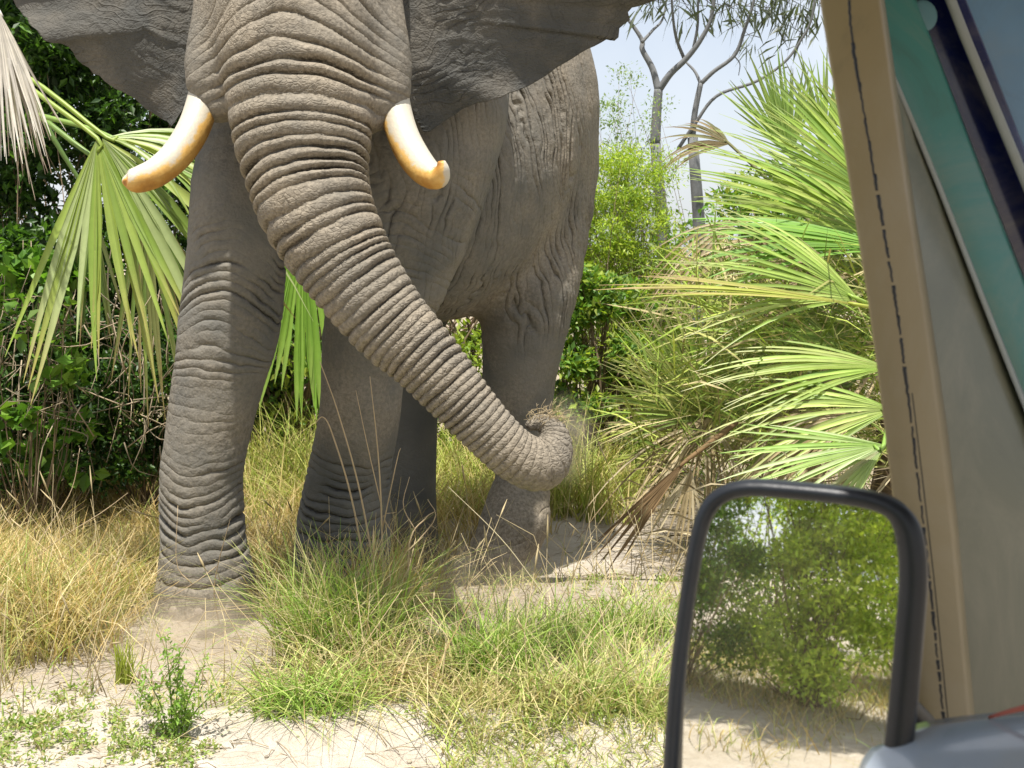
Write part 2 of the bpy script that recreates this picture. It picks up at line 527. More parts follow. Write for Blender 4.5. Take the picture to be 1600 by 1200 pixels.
def build_elephant():
    V, Q = build_sdf_mesh()
    V = laplace(V, Q, 3)
    N = vert_normals(V, Q)
    V = V.astype(np.float32); n = len(V)
    names = [c for c, _ in ORDER]
    D = {}; S = {}
    for c in names:
        D[c], S[c] = chain_dist(V, c, 0.35, True)
    arr = np.stack([D[c] for c in names], 1)
    W = np.exp(-np.clip(arr, 0, 3) / 0.03); W /= W.sum(1)[:, None] + 1e-9
    w = {c: W[:, i] for i, c in enumerate(names)}
    nz = fnoise(V, 3.0, 3, 1); nzm = fnoise(V, 9.0, 2, 4); nzb = fnoise(V, 1.3, 2, 8)
    # trunk and face: rings along the trunk, wide and arched high up, fine and close lower down
    tp = CH['trunk'][0]; L = np.linalg.norm(np.diff(tp[:, :3], axis=0), axis=1).sum()
    cx = np.interp(S['trunk'], np.concatenate([[0], np.cumsum(np.linalg.norm(np.diff(tp[:, :3], axis=0), axis=1))]), tp[:, 0])
    lat = (V[:, 0] - cx)
    z0 = V[:, 2]
    tm = np.where(D['trunk'] < .06)[0]                       # even out the arc length over the trunk's skin
    im = np.full(n, -1); im[tm] = np.arange(len(tm))
    Qm = im[Q]; Qm = Qm[(Qm >= 0).all(1)]
    S['trunk'][tm] = laplace(np.repeat(S['trunk'][tm][:, None], 3, 1).astype(np.float64), Qm, 70, .8)[:, 0] if len(Qm) else S['trunk'][tm]
    s = S['trunk']
    face = sstep(0.85, 0.25, s)
    cumt = np.concatenate([[0], np.cumsum(np.linalg.norm(np.diff(tp[:, :3], axis=0), axis=1))])
    kz = int(np.argmin(np.abs(cumt - 1.15)))
    zt, st_ = tp[:kz, 2], cumt[:kz]
    sz = np.where(z0 > zt[0], -(z0 - zt[0]), np.interp(-z0, -zt, st_))
    bl = sstep(1.0, .6, sz) * sstep(1.15, .85, s)
    cxz = np.interp(-z0, -zt, tp[:kz, 0]); lat = lat * (1 - bl) + (V[:, 0] - cxz) * bl
    s = s * (1 - bl) + sz * bl
    face = sstep(0.95, 0.2, sz)
    se = s - face * (1.9 * lat ** 2) * sstep(-.1, .35, sz) - face * .5 * lat ** 2
    se = se + 0.035 * fnoise(np.stack([se * 9, 0 * se, 0 * se], 1), 1.0, 2, 77) * sstep(2.4, .6, se)
    # spacing of the folds
    ss = np.linspace(-0.6, L + 0.3, 600)
    lam = np.interp(ss, [-0.6, 0.0, 0.35, 0.7, 1.0, 1.5, 2.1, L], [.10, .095, .088, .078, .056, .041, .031, .022])
    ph_tab = np.concatenate([[0], np.cumsum((ss[1] - ss[0]) / lam[:-1])])
    ph_t = np.interp(se, ss, ph_tab) + 0.42 * nz + 0.10 * nzm
    wt = np.clip(w['trunk'] + w['head'] * 0.9 + 0.5 * (w['sheath_l'] + w['sheath_r']), 0, 1)
    def ring_amp(ph, seed, lo=.25, hi=1.25):
        k_ = np.round(ph).astype(np.int64)
        return lo + (hi - lo) * _hash(k_, k_ * 0, k_ * 0, seed)
    front = sstep(0.35, -0.15, N[:, 1])
    am_base = np.interp(se, [-.6, 0, .3, .6, 1.0, 1.6, 2.2, L - .25, L], [.008, .012, .030, .046, .040, .029, .020, .013, .005])
    brk = np.clip(0.75 + 0.75 * fnoise(V * np.array([1, 1, 1.6], np.float32), 4.5, 2, 21), 0.42, 1.2)
    am_t = np.clip(w['trunk'] + .55 * w['head'] + .12 * (w['sheath_l'] + w['sheath_r']), 0, 1) * am_base * brk * (0.35 + 0.65 * front) * ring_amp(ph_t, 5, .45, 1.2)
    # legs: rings hung like loose stockings
    ph_l = np.zeros(n, np.float32); am_l = np.zeros(n, np.float32)
    for leg, spots, lamb, cur in (('leg_fr', [(1.46, .020, .28), (0.42, .018, .24), (0.95, .002, .3)], .046, 1.5),
                                  ('leg_fl', [(0.45, .020, .2), (0.1, .016, .15), (1.7, .006, .4)], .042, 0.6),
                                  ('leg_hl', [(0.25, .004, .2)], .05, .8), ('leg_hr', [(0.3, .003, .2)], .05, .8)):
        po = CH[leg][0]
        cxl = np.interp(-V[:, 2], -po[:, 2], po[:, 0]) if leg != 'x' else 0
        la = V[:, 0] - cxl
        hgt = V[:, 2] - FEET[leg]
        bow = np.interp(hgt, [0, .5, .9, 1.2, 1.6, 2.2], [-.5, 1.6, .2, -1.2, -1.8, -1.0])
        ph = (V[:, 2] - bow * cur * la ** 2 + 0.10 * la * (hgt > 0.9) + 0.06 * nz + 0.016 * nzm) / lamb
        am = 0
        for h0, a0, wd in spots: am = am + a0 * np.exp(-((hgt - h0) / wd) ** 2)
        am = am * ring_amp(ph, 9, .15, 1.3)
        m = w[leg] > 0.5
        ph_l = np.where(m, ph, ph_l); am_l = np.where(m, am * sstep(.5, .95, w[leg]) * np.clip(.6 + 1.5 * fnoise(V * np.array([1, 1, 1.8], np.float32), 6, 2, 31), .05, 1.35), am_l)
    # flank, shoulder and thigh: upright hanging folds
    wf = np.clip(w['torso'] + w['neck'] + w['leg_hl'] * sstep(1.0, 1.3, V[:, 2]) + w['leg_fl'] * sstep(1.25, 1.6, V[:, 2]) + w['leg_hr'] * sstep(1.1, 1.3, V[:, 2]), 0, 1)
    ax1 = V[:, 0] * 0.62 + V[:, 1] * 0.78
    q = np.stack([V[:, 0], V[:, 1], V[:, 2] * 0.45], 1).astype(np.float32)
    ph_f = (ax1 + 0.16 * (V[:, 2] - 1.6) + 0.10 * fnoise(q, 3.2, 3, 41) + 0.040 * fnoise(q, 13.0, 2, 43)) / 0.040
    am_f = wf * (0.010 + 0.018 * np.clip(fnoise(V, 2.2, 2, 47) + .35, 0, 1))
    am_f *= ring_amp(ph_f, 13, .2, 1.4)
    am_f *= np.where(w['leg_fl'] > .5, 0.40, 1.0) * np.clip(.45 + 1.5 * fnoise(q * np.array([1, 1, .8], np.float32), 9.0, 2, 45), .25, 1.35)
    # geometry: the same folds pressed into the mesh itself
    def gv(ph, pw):
        f = 1 - np.abs((ph % 1.0) * 2 - 1)          # 0 in the groove, as PINGPONG in the shader
        return 0.45 * (np.maximum(f, 1e-3) ** pw - 1) - 0.6 * np.exp(-(f / .30) ** 2)
    disp = 0.85 * (gv(ph_t, .5) * am_t + gv(ph_l, .5) * am_l + gv(ph_f, .6) * am_f)
    disp += 0.012 * nzb + 0.004 * nzm * (1 - w['trunk'])
    # sagging skin ridge behind the shoulder
    V = V + N * disp[:, None]
    dust = 0.20 + 0.46 * wt + 0.25 * w['leg_fr'] * sstep(1.4, .5, z0) + 0.6 * w['leg_hl'] * sstep(.7, .2, z0) \
        + 0.35 * (w['torso'] + w['leg_hl'] * sstep(1.0, 1.6, z0)) * sstep(5.9, 6.5, V[:, 1]) - 0.28 * np.exp(-((z0 - .45) / .18) ** 2) * w['leg_fr'] - .25 * w['leg_hr'] \
        - .25 * w['leg_fl'] * sstep(.75, .45, z0) + 0.25 * w['leg_fl'] * np.exp(-((z0 - .9) / .25) ** 2) + .3 * sstep(.2, .0, z0)
    base = np.array([-0.75, 6.1, 0.0])
    me = np_mesh('elephant_body', V - base, [Q], M['skin'])
    for nm, a in (('ph_t', ph_t), ('am_t', am_t * .75), ('ph_l', ph_l), ('am_l', am_l * .75), ('ph_f', ph_f), ('am_f', am_f * .75),
                  ('dust', dust), ('am_c', np.clip(.10 + 1.0 * wt, 0, 1.1) * np.clip(.65 + 1.1 * fnoise(V, 3.1, 2, 71), .1, 1.3))):
        attr(me, nm, a)
    root = empty('elephant', base, 'big dusty grey-brown bull elephant with flared ears and trunk curled to the right', 'elephant')
    link('body', me, root)
    return root, base

ele, EB = build_elephant()

# --- ears
def ear(root_pts, outer_pts, bulge, seed, name='ear'):
    nu, nv = 90, 120
    R = catmull(np.array([PN(*p) for p in root_pts]), nv); 
    O = np.array([PN(*p) for p in outer_pts])
    # resample the outer line by length, linear so that the tears stay sharp
    L = np.concatenate([[0], np.cumsum(np.linalg.norm(np.diff(O, axis=0), axis=1))])
    t = np.linspace(0, L[-1], nv)
    O = np.stack([np.interp(t, L, O[:, k]) for k in range(3)], 1)
    jn = fnoise(O, 16, 3, seed + 3) * .016 + fnoise(O, 45, 2, seed + 4) * .007
    O = O + np.stack([jn * .5, 0 * jn, jn], 1)
    u = np.linspace(0, 1, nu)[:, None, None]
    G = R[None] * (1 - u) + O[None] * u
    uu = np.broadcast_to(u[..., 0], (nu, nv)); vv = np.broadcast_to(np.linspace(0, 1, nv)[None], (nu, nv))
    G = G.copy()
    G[..., 1] -= bulge * np.sin(np.pi * np.clip(uu, 0, 1)) * np.sin(np.pi * vv) 
    G[..., 1] += 0.035 * np.sin(vv * 26 + seed) * uu ** 1.5 + 0.02 * np.sin(vv * 55 + seed * 2) * uu ** 3
    pts = G.reshape(-1, 3)
    nzz = fnoise(pts, 4, 3, seed); 
    def gv(ph): return (1 - np.abs((ph % 1) * 2 - 1)) ** .5 - 1
    ph = (vv.ravel() * 13 + 4.2 * nzz + uu.ravel() * 6)
    am = 0.010 * np.clip(.35 + fnoise(pts, 3, 2, seed + 5), 0, 1) * sstep(0.05, 0.25, uu.ravel())
    ph2 = (uu.ravel() * 15 + 3.0 * fnoise(pts, 5, 3, seed + 9))
    am2 = 0.009 * np.clip(.15 + fnoise(pts, 2.5, 2, seed + 6), 0, 1)
    pts = pts.copy()
    pts[:, 1] -= gv(ph) * am * -1 * -1 + gv(ph2) * am2
    pts[:, 1] += 0.016 * nzz
    vp = vv.ravel() * 9 + 2.6 * fnoise(pts, 2.2, 3, seed + 12) + 1.5 * uu.ravel()      # raised veins fanning out from the root
    vd = np.abs((vp % 1) - .5)
    pts[:, 1] -= 0.008 * np.exp(-(vd / .055) ** 2) * sstep(.02, .15, uu.ravel()) * sstep(1.0, .6, uu.ravel()) * np.clip(.5 + 1.2 * fnoise(pts, 3, 2, seed + 14), 0, 1)
    th = (0.034 * (1 - uu.ravel()) + 0.008)
    back = pts.copy(); back[:, 1] += th
    V = np.vstack([pts, back]); n = len(pts)
    i, j = np.meshgrid(np.arange(nu - 1), np.arange(nv - 1), indexing='ij'); a = (i * nv + j).ravel()
    q = np.stack([a, a + 1, a + nv + 1, a + nv], 1)
    if seed % 2: q = q[:, ::-1]
    Q = [q, q[:, ::-1] + n]
    rim = np.concatenate([np.arange(nv) + 0, (np.arange(1, nu)) * nv + nv - 1, (nu - 1) * nv + np.arange(nv - 2, -1, -1), np.arange(nu - 2, 0, -1) * nv])
    r2 = np.roll(rim, -1)
    rq = np.stack([rim, r2, r2 + n, rim + n], 1)
    if seed % 2 == 0: rq = rq[:, ::-1]
    me = np_mesh('elephant_ear', V - EB, [np.vstack(Q + [rq])], M['ear'])
    attr(me, 'ph_t', np.tile(ph, 2)); attr(me, 'am_t', np.tile(am * .6, 2))
    attr(me, 'ph_l', np.tile(ph2, 2)); attr(me, 'am_l', np.tile(am2 * .6, 2))
    attr(me, 'dust', np.full(2 * n, .02)); attr(me, 'am_c', np.full(2 * n, .7))
    return link(name, me, ele)

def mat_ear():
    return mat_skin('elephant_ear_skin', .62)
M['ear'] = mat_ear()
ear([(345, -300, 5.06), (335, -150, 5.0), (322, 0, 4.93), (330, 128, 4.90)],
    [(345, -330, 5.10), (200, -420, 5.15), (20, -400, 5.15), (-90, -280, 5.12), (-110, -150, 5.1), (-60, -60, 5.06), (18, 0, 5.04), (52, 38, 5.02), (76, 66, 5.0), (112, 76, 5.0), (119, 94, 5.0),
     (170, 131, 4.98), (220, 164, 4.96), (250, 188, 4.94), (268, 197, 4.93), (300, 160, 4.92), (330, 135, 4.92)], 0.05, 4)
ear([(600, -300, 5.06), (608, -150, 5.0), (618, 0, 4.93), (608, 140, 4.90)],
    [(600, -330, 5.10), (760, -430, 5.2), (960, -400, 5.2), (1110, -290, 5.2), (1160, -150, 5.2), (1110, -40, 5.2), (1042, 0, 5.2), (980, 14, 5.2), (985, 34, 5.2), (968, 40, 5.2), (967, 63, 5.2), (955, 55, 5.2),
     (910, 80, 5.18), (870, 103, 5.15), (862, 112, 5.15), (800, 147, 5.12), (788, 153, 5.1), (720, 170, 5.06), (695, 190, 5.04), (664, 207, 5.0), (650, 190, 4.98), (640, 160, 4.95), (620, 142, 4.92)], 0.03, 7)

# --- tusks
def mat_ivory():
    t = NT('ivory')
    under = t.attr('under').outputs['Fac']
    nz = t.noise(16, 5, 0.65)
    f = t.math('ADD', under, t.math('MULTIPLY', t.math('SUBTRACT', nz, 0.5), 0.85), clamp=True)
    c = t.ramp(f, [(0.0, (0.44, 0.41, 0.34)), (0.40, (0.44, 0.39, 0.30)), (0.52, (0.55, 0.34, 0.10)), (0.8, (0.42, 0.21, 0.045)), (1.0, (0.30, 0.14, 0.035))])
    t.base(c, 0.5, 0.3)
    t.lk(t.bump(t.noise(70, 4), 0.5, 0.004), t.bsdf.inputs['Normal'])
    return t.m
M['ivory'] = mat_ivory()
def tusk(rows, side):
    R = ring_pts(rows); R = catmull(R, 40)
    nseg = 20
    V, q, tr = tube_arrays(R[:, :3], R[:, 3], nseg)
    me = np_mesh('tusk', V - EB, [q, tr], M['ivory'])
    cen = np.vstack([np.repeat(R[:, :3], nseg, 0), R[0, :3], R[-1, :3]]); rr = np.concatenate([np.repeat(R[:, 3], nseg), [.02, .02]])
    T = np.gradient(R[:, :3], axis=0); T /= np.linalg.norm(T, axis=1)[:, None]
    dirn = np.array([side, 0.05, -0.75]); dirn /= np.linalg.norm(dirn)      # stained on the inner lower side
    rel = ((V - cen) / rr[:, None]) @ dirn
    along = np.concatenate([np.repeat(np.linspace(0, 1, len(R)), nseg), [0, 1]])
    attr(me, 'under', np.clip(0.29 + 0.54 * rel + 0.42 * np.maximum(0, along - .80) / .2, 0, 1))
    link('tusk', me, ele)
tusk([(324, 128, 4.72, 25), (315, 166, 4.66, 25), (301, 204, 4.58, 25), (277, 241, 4.50, 24.5), (248, 267, 4.42, 23), (223, 279, 4.36, 21.5), (206, 282, 4.32, 18), (197, 282, 4.31, 10), (193, 281, 4.30, 2)], 0.8)
tusk([(612, 138, 4.72, 25), (620, 180, 4.66, 25), (632, 217, 4.58, 25), (650, 250, 4.50, 25), (670, 272, 4.42, 22), (685, 277, 4.37, 17.5), (691, 265, 4.34, 12), (690, 252, 4.33, 6)], -0.8)

# --- toenails, eyes, tail
def mat_simple(name, col, rough=.6, spec=.3, bump=0, scale=40, vary=.2):
    t = NT(name)
    nz = t.noise(scale, 4)
    c = t.mix(nz, tuple(x * (1 - vary) for x in col), tuple(min(1, x * (1 + vary)) for x in col))
    t.base(c, rough, spec)
    if bump: t.lk(t.bump(t.noise(scale * 2, 4), .6, bump), t.bsdf.inputs['Normal'])
    return t.m
M['nail'] = mat_simple('toenail', (.24, .20, .16), .6, .3, .004)
M['eye'] = mat_simple('eye', (.05, .03, .015), .1, .5)
def blob(center, rad, nu=14, nv=10):
    V = []
    for i in range(nv + 1):
        a = math.pi * i / nv
        for k in range(nu):
            b = 2 * math.pi * k / nu
            V.append((center[0] + rad[0] * math.sin(a) * math.cos(b), center[1] + rad[1] * math.sin(a) * math.sin(b), center[2] + rad[2] * math.cos(a)))
    q = [(i * nu + k, (i + 1) * nu + k, (i + 1) * nu + (k + 1) % nu, i * nu + (k + 1) % nu) for i in range(nv) for k in range(nu)]
    return np.array(V), np.array(q)
for leg, nn in (('leg_fr', 5), ('leg_fl', 5), ('leg_hl', 4), ('leg_hr', 4)):
    po = CH[leg][0]; fz = FEET[leg]
    k = np.argmin(np.abs(po[:, 2] - (fz + 0.07))); c = po[k]
    rr_ = math.sqrt(max(1e-4, c[3] ** 2 - (c[2] - fz - .055) ** 2)) if leg == 'leg_hl' else c[3]
    for j in range(nn):
        a = math.radians(-90 - 22 + (j - (nn - 1) / 2) * 30)
        p = np.array([c[0] + math.cos(a) * (rr_ - .030), c[1] + math.sin(a) * (rr_ - .030), fz + 0.055])
        V, q = blob(p, (.046, .046, .048))
        link('toenail', np_mesh('toenail', V - EB, [q], M['nail']), ele)
for px in (338, 598):
    V, q = blob(PN(px, -120, 4.80), (.04, .04, .035)); link('eye', np_mesh('eye', V - EB, [q], M['eye']), ele)
tl = catmull(np.array([[-.02, 7.75, 2.3], [.1, 7.95, 1.9], [.12, 7.98, 1.4], [.12, 7.95, 1.0]]), 14)
V, q, tr = tube_arrays(tl, np.linspace(.06, .02, 14), 8)
me = np_mesh('tail', V - EB, [q, tr], M['skin'])
for a_, v_ in (('dust', .3), ('am_c', .6)): attr(me, a_, np.full(len(V), v_))
link('tail', me, ele)

# ------------------------------------------------------------------ ground
def mat_ground():
    t = NT('sandy_ground')
    n1 = t.noise(1.3, 5, .6); n2 = t.noise(7, 6, .65); n3 = t.noise(60, 4, .7); n4 = t.noise(260, 2, .6)
    sand = t.mix(t.ramp(n2, [(.3, 0.0), (.7, 1.0)]), (.40, .345, .275), (.54, .49, .42))
    soil = t.mix(n3, (.20, .155, .10), (.36, .30, .22))
    litter = t.attr('litter').outputs['Fac']
    f = t.math('ADD', litter, t.math('MULTIPLY', t.math('SUBTRACT', n1, .5), .9), clamp=True)
    f = t.math('ADD', f, t.math('MULTIPLY', t.math('SUBTRACT', n3, .5), .8), clamp=True)
    c = t.mix(f, sand, soil)
    c = t.mix(t.ramp(n4, [(.62, 0.0), (.72, .5)]), c, (.16, .13, .10))
    t.base(c, .95, .1)
    # cracks of the dried crust
    v = t.node('ShaderNodeTexVoronoi'); v.feature = 'DISTANCE_TO_EDGE'; v.inputs['Scale'].default_value = 5
    va = t.node('ShaderNodeVectorMath', operation='ADD'); t.lk(t.coord(), va.inputs[0])
    nv = t.node('ShaderNodeTexNoise'); nv.inputs['Scale'].default_value = 6; t.lk(t.coord(), nv.inputs['Vector'])
    t.lk(nv.outputs['Color'], va.inputs[1]); t.lk(va.outputs[0], v.inputs['Vector'])
    cr = t.math('MULTIPLY', t.math('SUBTRACT', t.math('MINIMUM', t.math('DIVIDE', v.outputs['Distance'], .05), 1.0), 1.0), .003)
    h = t.math('ADD', t.math('MULTIPLY', n2, .035), t.math('ADD', t.math('MULTIPLY', n3, .010), t.math('ADD', t.math('MULTIPLY', n4, .004), cr)))
    t.lk(t.bump(h, 1.0, 1.0), t.bsdf.inputs['Normal'])
    return t.m
M['ground'] = mat_ground()
def axis_grid(lo, hi, step, far):
    near = np.arange(lo, hi + step * .5, step)
    g = [near[-1]]; s = step
    while g[-1] < far: s *= 1.35; g.append(g[-1] + s)
    l = [near[0]]; s = step
    while l[-1] > -far: s *= 1.35; l.append(l[-1] - s)
    return np.concatenate([np.array(l[:0:-1]), near, np.array(g[1:])])
gx = axis_grid(-5.5, 4.5, .045, 900); gy = axis_grid(3.0, 10, .045, 900)
GX, GY = np.meshgrid(gx, gy, indexing='ij')
GZ = gz(GX, GY)
nx, ny = GX.shape
i, j = np.meshgrid(np.arange(nx - 1), np.arange(ny - 1), indexing='ij'); a = (i * ny + j).ravel()
gq = np.stack([a, a + ny, a + ny + 1, a + 1], 1)
gme = np_mesh('ground', np.stack([GX.ravel(), GY.ravel(), GZ.ravel()], 1), [gq], M['ground'])
x_, y_ = GX.ravel(), GY.ravel()
def litter_f(x, y):
    return (.05 + .75 * sstep(3.9, 4.5, y) - .55 * np.exp(-(((x + 1.35) / .75) ** 2 + ((y - 4.75) / .5) ** 2))
            - .75 * np.exp(-(((x - .55) / .5) ** 2 + ((y - 7.2) / 1.6) ** 2)) - .45 * np.exp(-(((x - .45) / .35) ** 2 + ((y - 4.4) / .5) ** 2)))
attr(gme, 'litter', np.where(y_ < 0, .35, litter_f(x_, y_)))
tag(link('ground', gme), 'pale sandy ground with dried crust along the verge', 'ground', kind='structure')

# ------------------------------------------------------------------ plants: builders
def lerp3(a, b, t): return np.asarray(a) * (1 - t) + np.asarray(b) * t
G_LT, G_MD, G_DK, G_YL = (.20, .30, .045), (.105, .20, .03), (.035, .085, .016), (.33, .36, .07)
STRAW, STRAW_D, GREYDRY = (.42, .33, .17), (.24, .165, .08), (.50, .45, .38)

def frond_mesh(name, hub, axis, normal, n, length, spread, droop, cols, tip=None, width=.03, jit=.08, petiole=None, mat='palm', seg=7, fuse=.35, seed=0, curl=0.0, side_short=.25):
    """fan leaf: folded leaflets spreading from the hub, fused near it, drooping towards their tips; petiole: a point the stalk comes from"""
    r = random.Random(seed)
    m = Mass()
    hub = np.array(hub, float); ax_ = np.array(axis, float); ax_ /= np.linalg.norm(ax_)
    nr = np.array(normal, float); nr -= ax_ * np.dot(nr, ax_); nr /= np.linalg.norm(nr)
    sd_ = np.cross(nr, ax_)
    for k in range(n):
        u = (k + .5) / n * 2 - 1
        a = u * spread + r.uniform(-1, 1) * spread / n * .8
        d = ax_ * math.cos(a) + sd_ * math.sin(a)
        w = np.cross(nr, d)
        Lk = length * (1 - side_short * abs(u) ** 2) * r.uniform(1 - jit * 2, 1 + jit)
        dr = droop * r.uniform(.6, 1.4); cu = curl * r.uniform(.3, 1.5)
        c0 = np.array(cols[r.randrange(len(cols))]) * r.uniform(.8, 1.2)
        tipc = np.array(tip) if tip is not None and r.random() < .75 else c0 * 1.1
        wmax = min(width, Lk * fuse * math.tan(min(1.2, spread / n)) * 1.05 + .004) * r.uniform(.85, 1.1)
        bendw = r.uniform(-1, 1) * jit * .8
        V, C = [], []
        for j in range(seg + 1):
            t = j / seg
            p = hub + d * Lk * t * (1 - .12 * dr * t) + np.array([0, 0, -1]) * dr * Lk * t ** 2.2 + w * bendw * Lk * t * t + nr * cu * Lk * t * t
            wd = wmax * min(1, t / fuse if fuse > 0 else 1) * (1 if t < fuse else max(.0, 1 - ((t - fuse) / (1 - fuse)) ** 1.6)) + .0012
            fold = wd * .55
            V += [p - w * wd, p + nr * fold * -1.0, p + w * wd]
            cc = lerp3(c0, tipc, max(0, (t - .6) / .4) ** 1.5)
            C += [cc * .92, cc * 1.08, cc * .92]
        q = []
        for j in range(seg):
            b = j * 3
            q += [(b, b + 1, b + 4, b + 3), (b + 1, b + 2, b + 5, b + 4)]
        m.add(V, q, None, np.array(C))
    if petiole is not None:
        pp = np.array(petiole, float)
        mid = (pp + hub) / 2 + nr * .05 * np.linalg.norm(pp - hub)
        path = catmull(np.array([pp, mid, hub, hub + ax_ * length * .06]), 10)
        m.tube(path, np.linspace(.018, .008, 10), np.array(cols[0]) * 1.2, 6)
    return m.mesh(name, M[mat])

class Palm:
    def __init__(s, name, base, label, cat='palm', group=None):
        s.base = np.array(base, float); s.o = empty(name, tuple(s.base), label, cat, group)
    def frond(s, *a, part='leaf', label=None, **k):
        me = frond_mesh('fan_leaf', *a, **k); local(me, s.base)
        o = link(part, me, s.o)
        if label: o['label'] = label
        return o
    def trunk(s, pts, rad, col, part='trunk'):
        m = Mass(); path = catmull(np.array(pts), 14); m.tube(path, np.interp(np.linspace(0, 1, 14), np.linspace(0, 1, len(rad)), rad), col, 10)
        # old leaf bases
        r = random.Random(5)
        for k in range(60):
            i_ = r.randrange(13); p = path[i_]; a = r.uniform(0, 6.28); R_ = np.interp(i_ / 13, np.linspace(0, 1, len(rad)), rad)
            d = np.array([math.cos(a), math.sin(a), .9]); q = p + np.array([math.cos(a), math.sin(a), 0]) * R_ * .8
            m.tube([q, q + d * .07, q + d * .12], [.02, .014, .006], np.array(col) * r.uniform(.7, 1.4), 4)
        me = m.mesh('palm_trunk', M['bark']); local(me, s.base); link(part, me, s.o)

def leaf_cloud(centers, spreads, n, size, cols, seed=0, aspect=.45, flat=.5, down=0.0):
    """n folded leaves scattered round clump centres -> V, tris, colours"""
    g = np.random.default_rng(seed)
    centers = np.asarray(centers, float); k = g.integers(0, len(centers), n)
    sp = np.asarray(spreads, float)[k]
    off = g.normal(size=(n, 3)); off /= np.linalg.norm(off, axis=1)[:, None]; off *= (g.random((n, 1)) ** (1 / 2.2))
    pos = centers[k] + off * sp
    d = off + g.normal(size=(n, 3)) * .7; d[:, 2] += .1 - down; d /= np.linalg.norm(d, axis=1)[:, None]
    up = g.normal(size=(n, 3)) * flat; up[:, 2] += 1
    w = np.cross(d, up); w /= np.linalg.norm(w, axis=1)[:, None] + 1e-6
    nr = np.cross(w, d)
    L = size * g.uniform(.55, 1.35, n)[:, None]; W = L * aspect
    base = pos - d * L * .5
    V = np.stack([base, base + d * L * .45 + w * W * .5 + nr * W * .18, base + d * L, base + d * L * .45 - w * W * .5 + nr * W * .18, base + d * L * .5 - nr * 0.0], 1)
    V = V.reshape(-1, 3)
    b = np.arange(n)[:, None] * 5
    T = np.concatenate([b + np.array([[0, 1, 4]]), b + np.array([[1, 2, 4]]), b + np.array([[2, 3, 4]]), b + np.array([[3, 0, 4]])])
    ci = g.integers(0, len(cols), n); c = np.asarray(cols, float)[ci] * g.uniform(.7, 1.35, (n, 1))
    return V, T, np.repeat(c, 5, 0)

def shrub(name, label, base, height, width, depth, n, size, cols, seed, cat='shrub', group=None, clumps=26, aspect=.45, twigs=True, low=.12, twigcol=(.16, .12, .08), shape=1.0, stem_r=.02):
    g = np.random.default_rng(seed)
    base = np.array(base, float)
    cs, ss = [], []
    for k in range(clumps):
        a = g.uniform(0, 2 * np.pi); r = g.random() ** .5; h = low + (1 - low) * g.random() ** .8
        taper = (1 - abs(h - .45) ** 2 * 1.3 * shape)
        cs.append(base + np.array([math.cos(a) * r * width / 2 * taper, math.sin(a) * r * depth / 2 * taper, h * height]))
        q = g.uniform(.10, .22) * min(width, height)
        ss.append([q, q, q * .75])
    o = empty(name, tuple(base), label, cat, group)
    V, T, C = leaf_cloud(cs, ss, n, size, cols, seed, aspect)
    m = Mass(); m.add(V, None, T, C)
    me = m.mesh('foliage', M['leaf'], False); local(me, base); link('foliage', me, o)
    if twigs:
        m = Mass()
        for c in cs:
            s0 = base + np.array([g.uniform(-.06, .06) * width, g.uniform(-.06, .06) * depth, -.03])
            mid = (s0 + c) / 2 + g.normal(size=3) * .06 * height
            m.tube(catmull(np.array([s0, mid, c]), 6), np.linspace(stem_r, stem_r * .25, 6), np.array(twigcol) * g.uniform(.7, 1.5), 5)
        me = m.mesh('stems', M['bark']); local(me, base); link('stem', me, o)
    return o

def blades(pos, hgt, wid, lean, cols, g, seg=3, curve=.5, tipc=None):
    """grass blades: pos (n,3) -> V, Q, T, C"""
    n = len(pos)
    az = g.uniform(0, 2 * np.pi, n); d = np.stack([np.cos(az), np.sin(az), np.zeros(n)], 1)
    fa = g.uniform(0, 2 * np.pi, n); w = np.stack([np.cos(fa), np.sin(fa), np.zeros(n)], 1)
    ln = lean * g.uniform(.2, 1.4, n); cv = curve * g.uniform(0, 1.6, n)
    rows = []; crow = []
    for j in range(seg + 1):
        t = j / seg
        out = (ln * t + cv * t ** 2.5)
        zz = t * np.sqrt(np.maximum(.15, 1 - .35 * (ln + cv * t) ** 2)) - .25 * cv * t ** 3
        p = pos + d * (hgt * out)[:, None]; p = p.copy(); p[:, 2] += hgt * zz
        ww = (wid * (1 - t ** 1.5) + .0006)[:, None]
        rows += [p - w * ww, p + w * ww]
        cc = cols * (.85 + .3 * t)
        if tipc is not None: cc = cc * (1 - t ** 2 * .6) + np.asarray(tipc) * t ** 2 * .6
        crow += [cc, cc]
    k = 2 * (seg + 1)
    V = np.stack(rows, 1).reshape(-1, 3); C = np.stack(crow, 1).reshape(-1, 3)
    b = (np.arange(n) * k)[:, None]
    Q = np.concatenate([b + np.array([[2 * j, 2 * j + 1, 2 * j + 3, 2 * j + 2]]) for j in range(seg)])
    return V, Q, C

def grass_cols(g, n, mix):
    """mix: list of (weight, colour)"""
    w = np.array([m[0] for m in mix], float); w /= w.sum()
    k = g.choice(len(mix), n, p=w)
    return np.array([m[1] for m in mix])[k] * g.uniform(.65, 1.35, (n, 1))

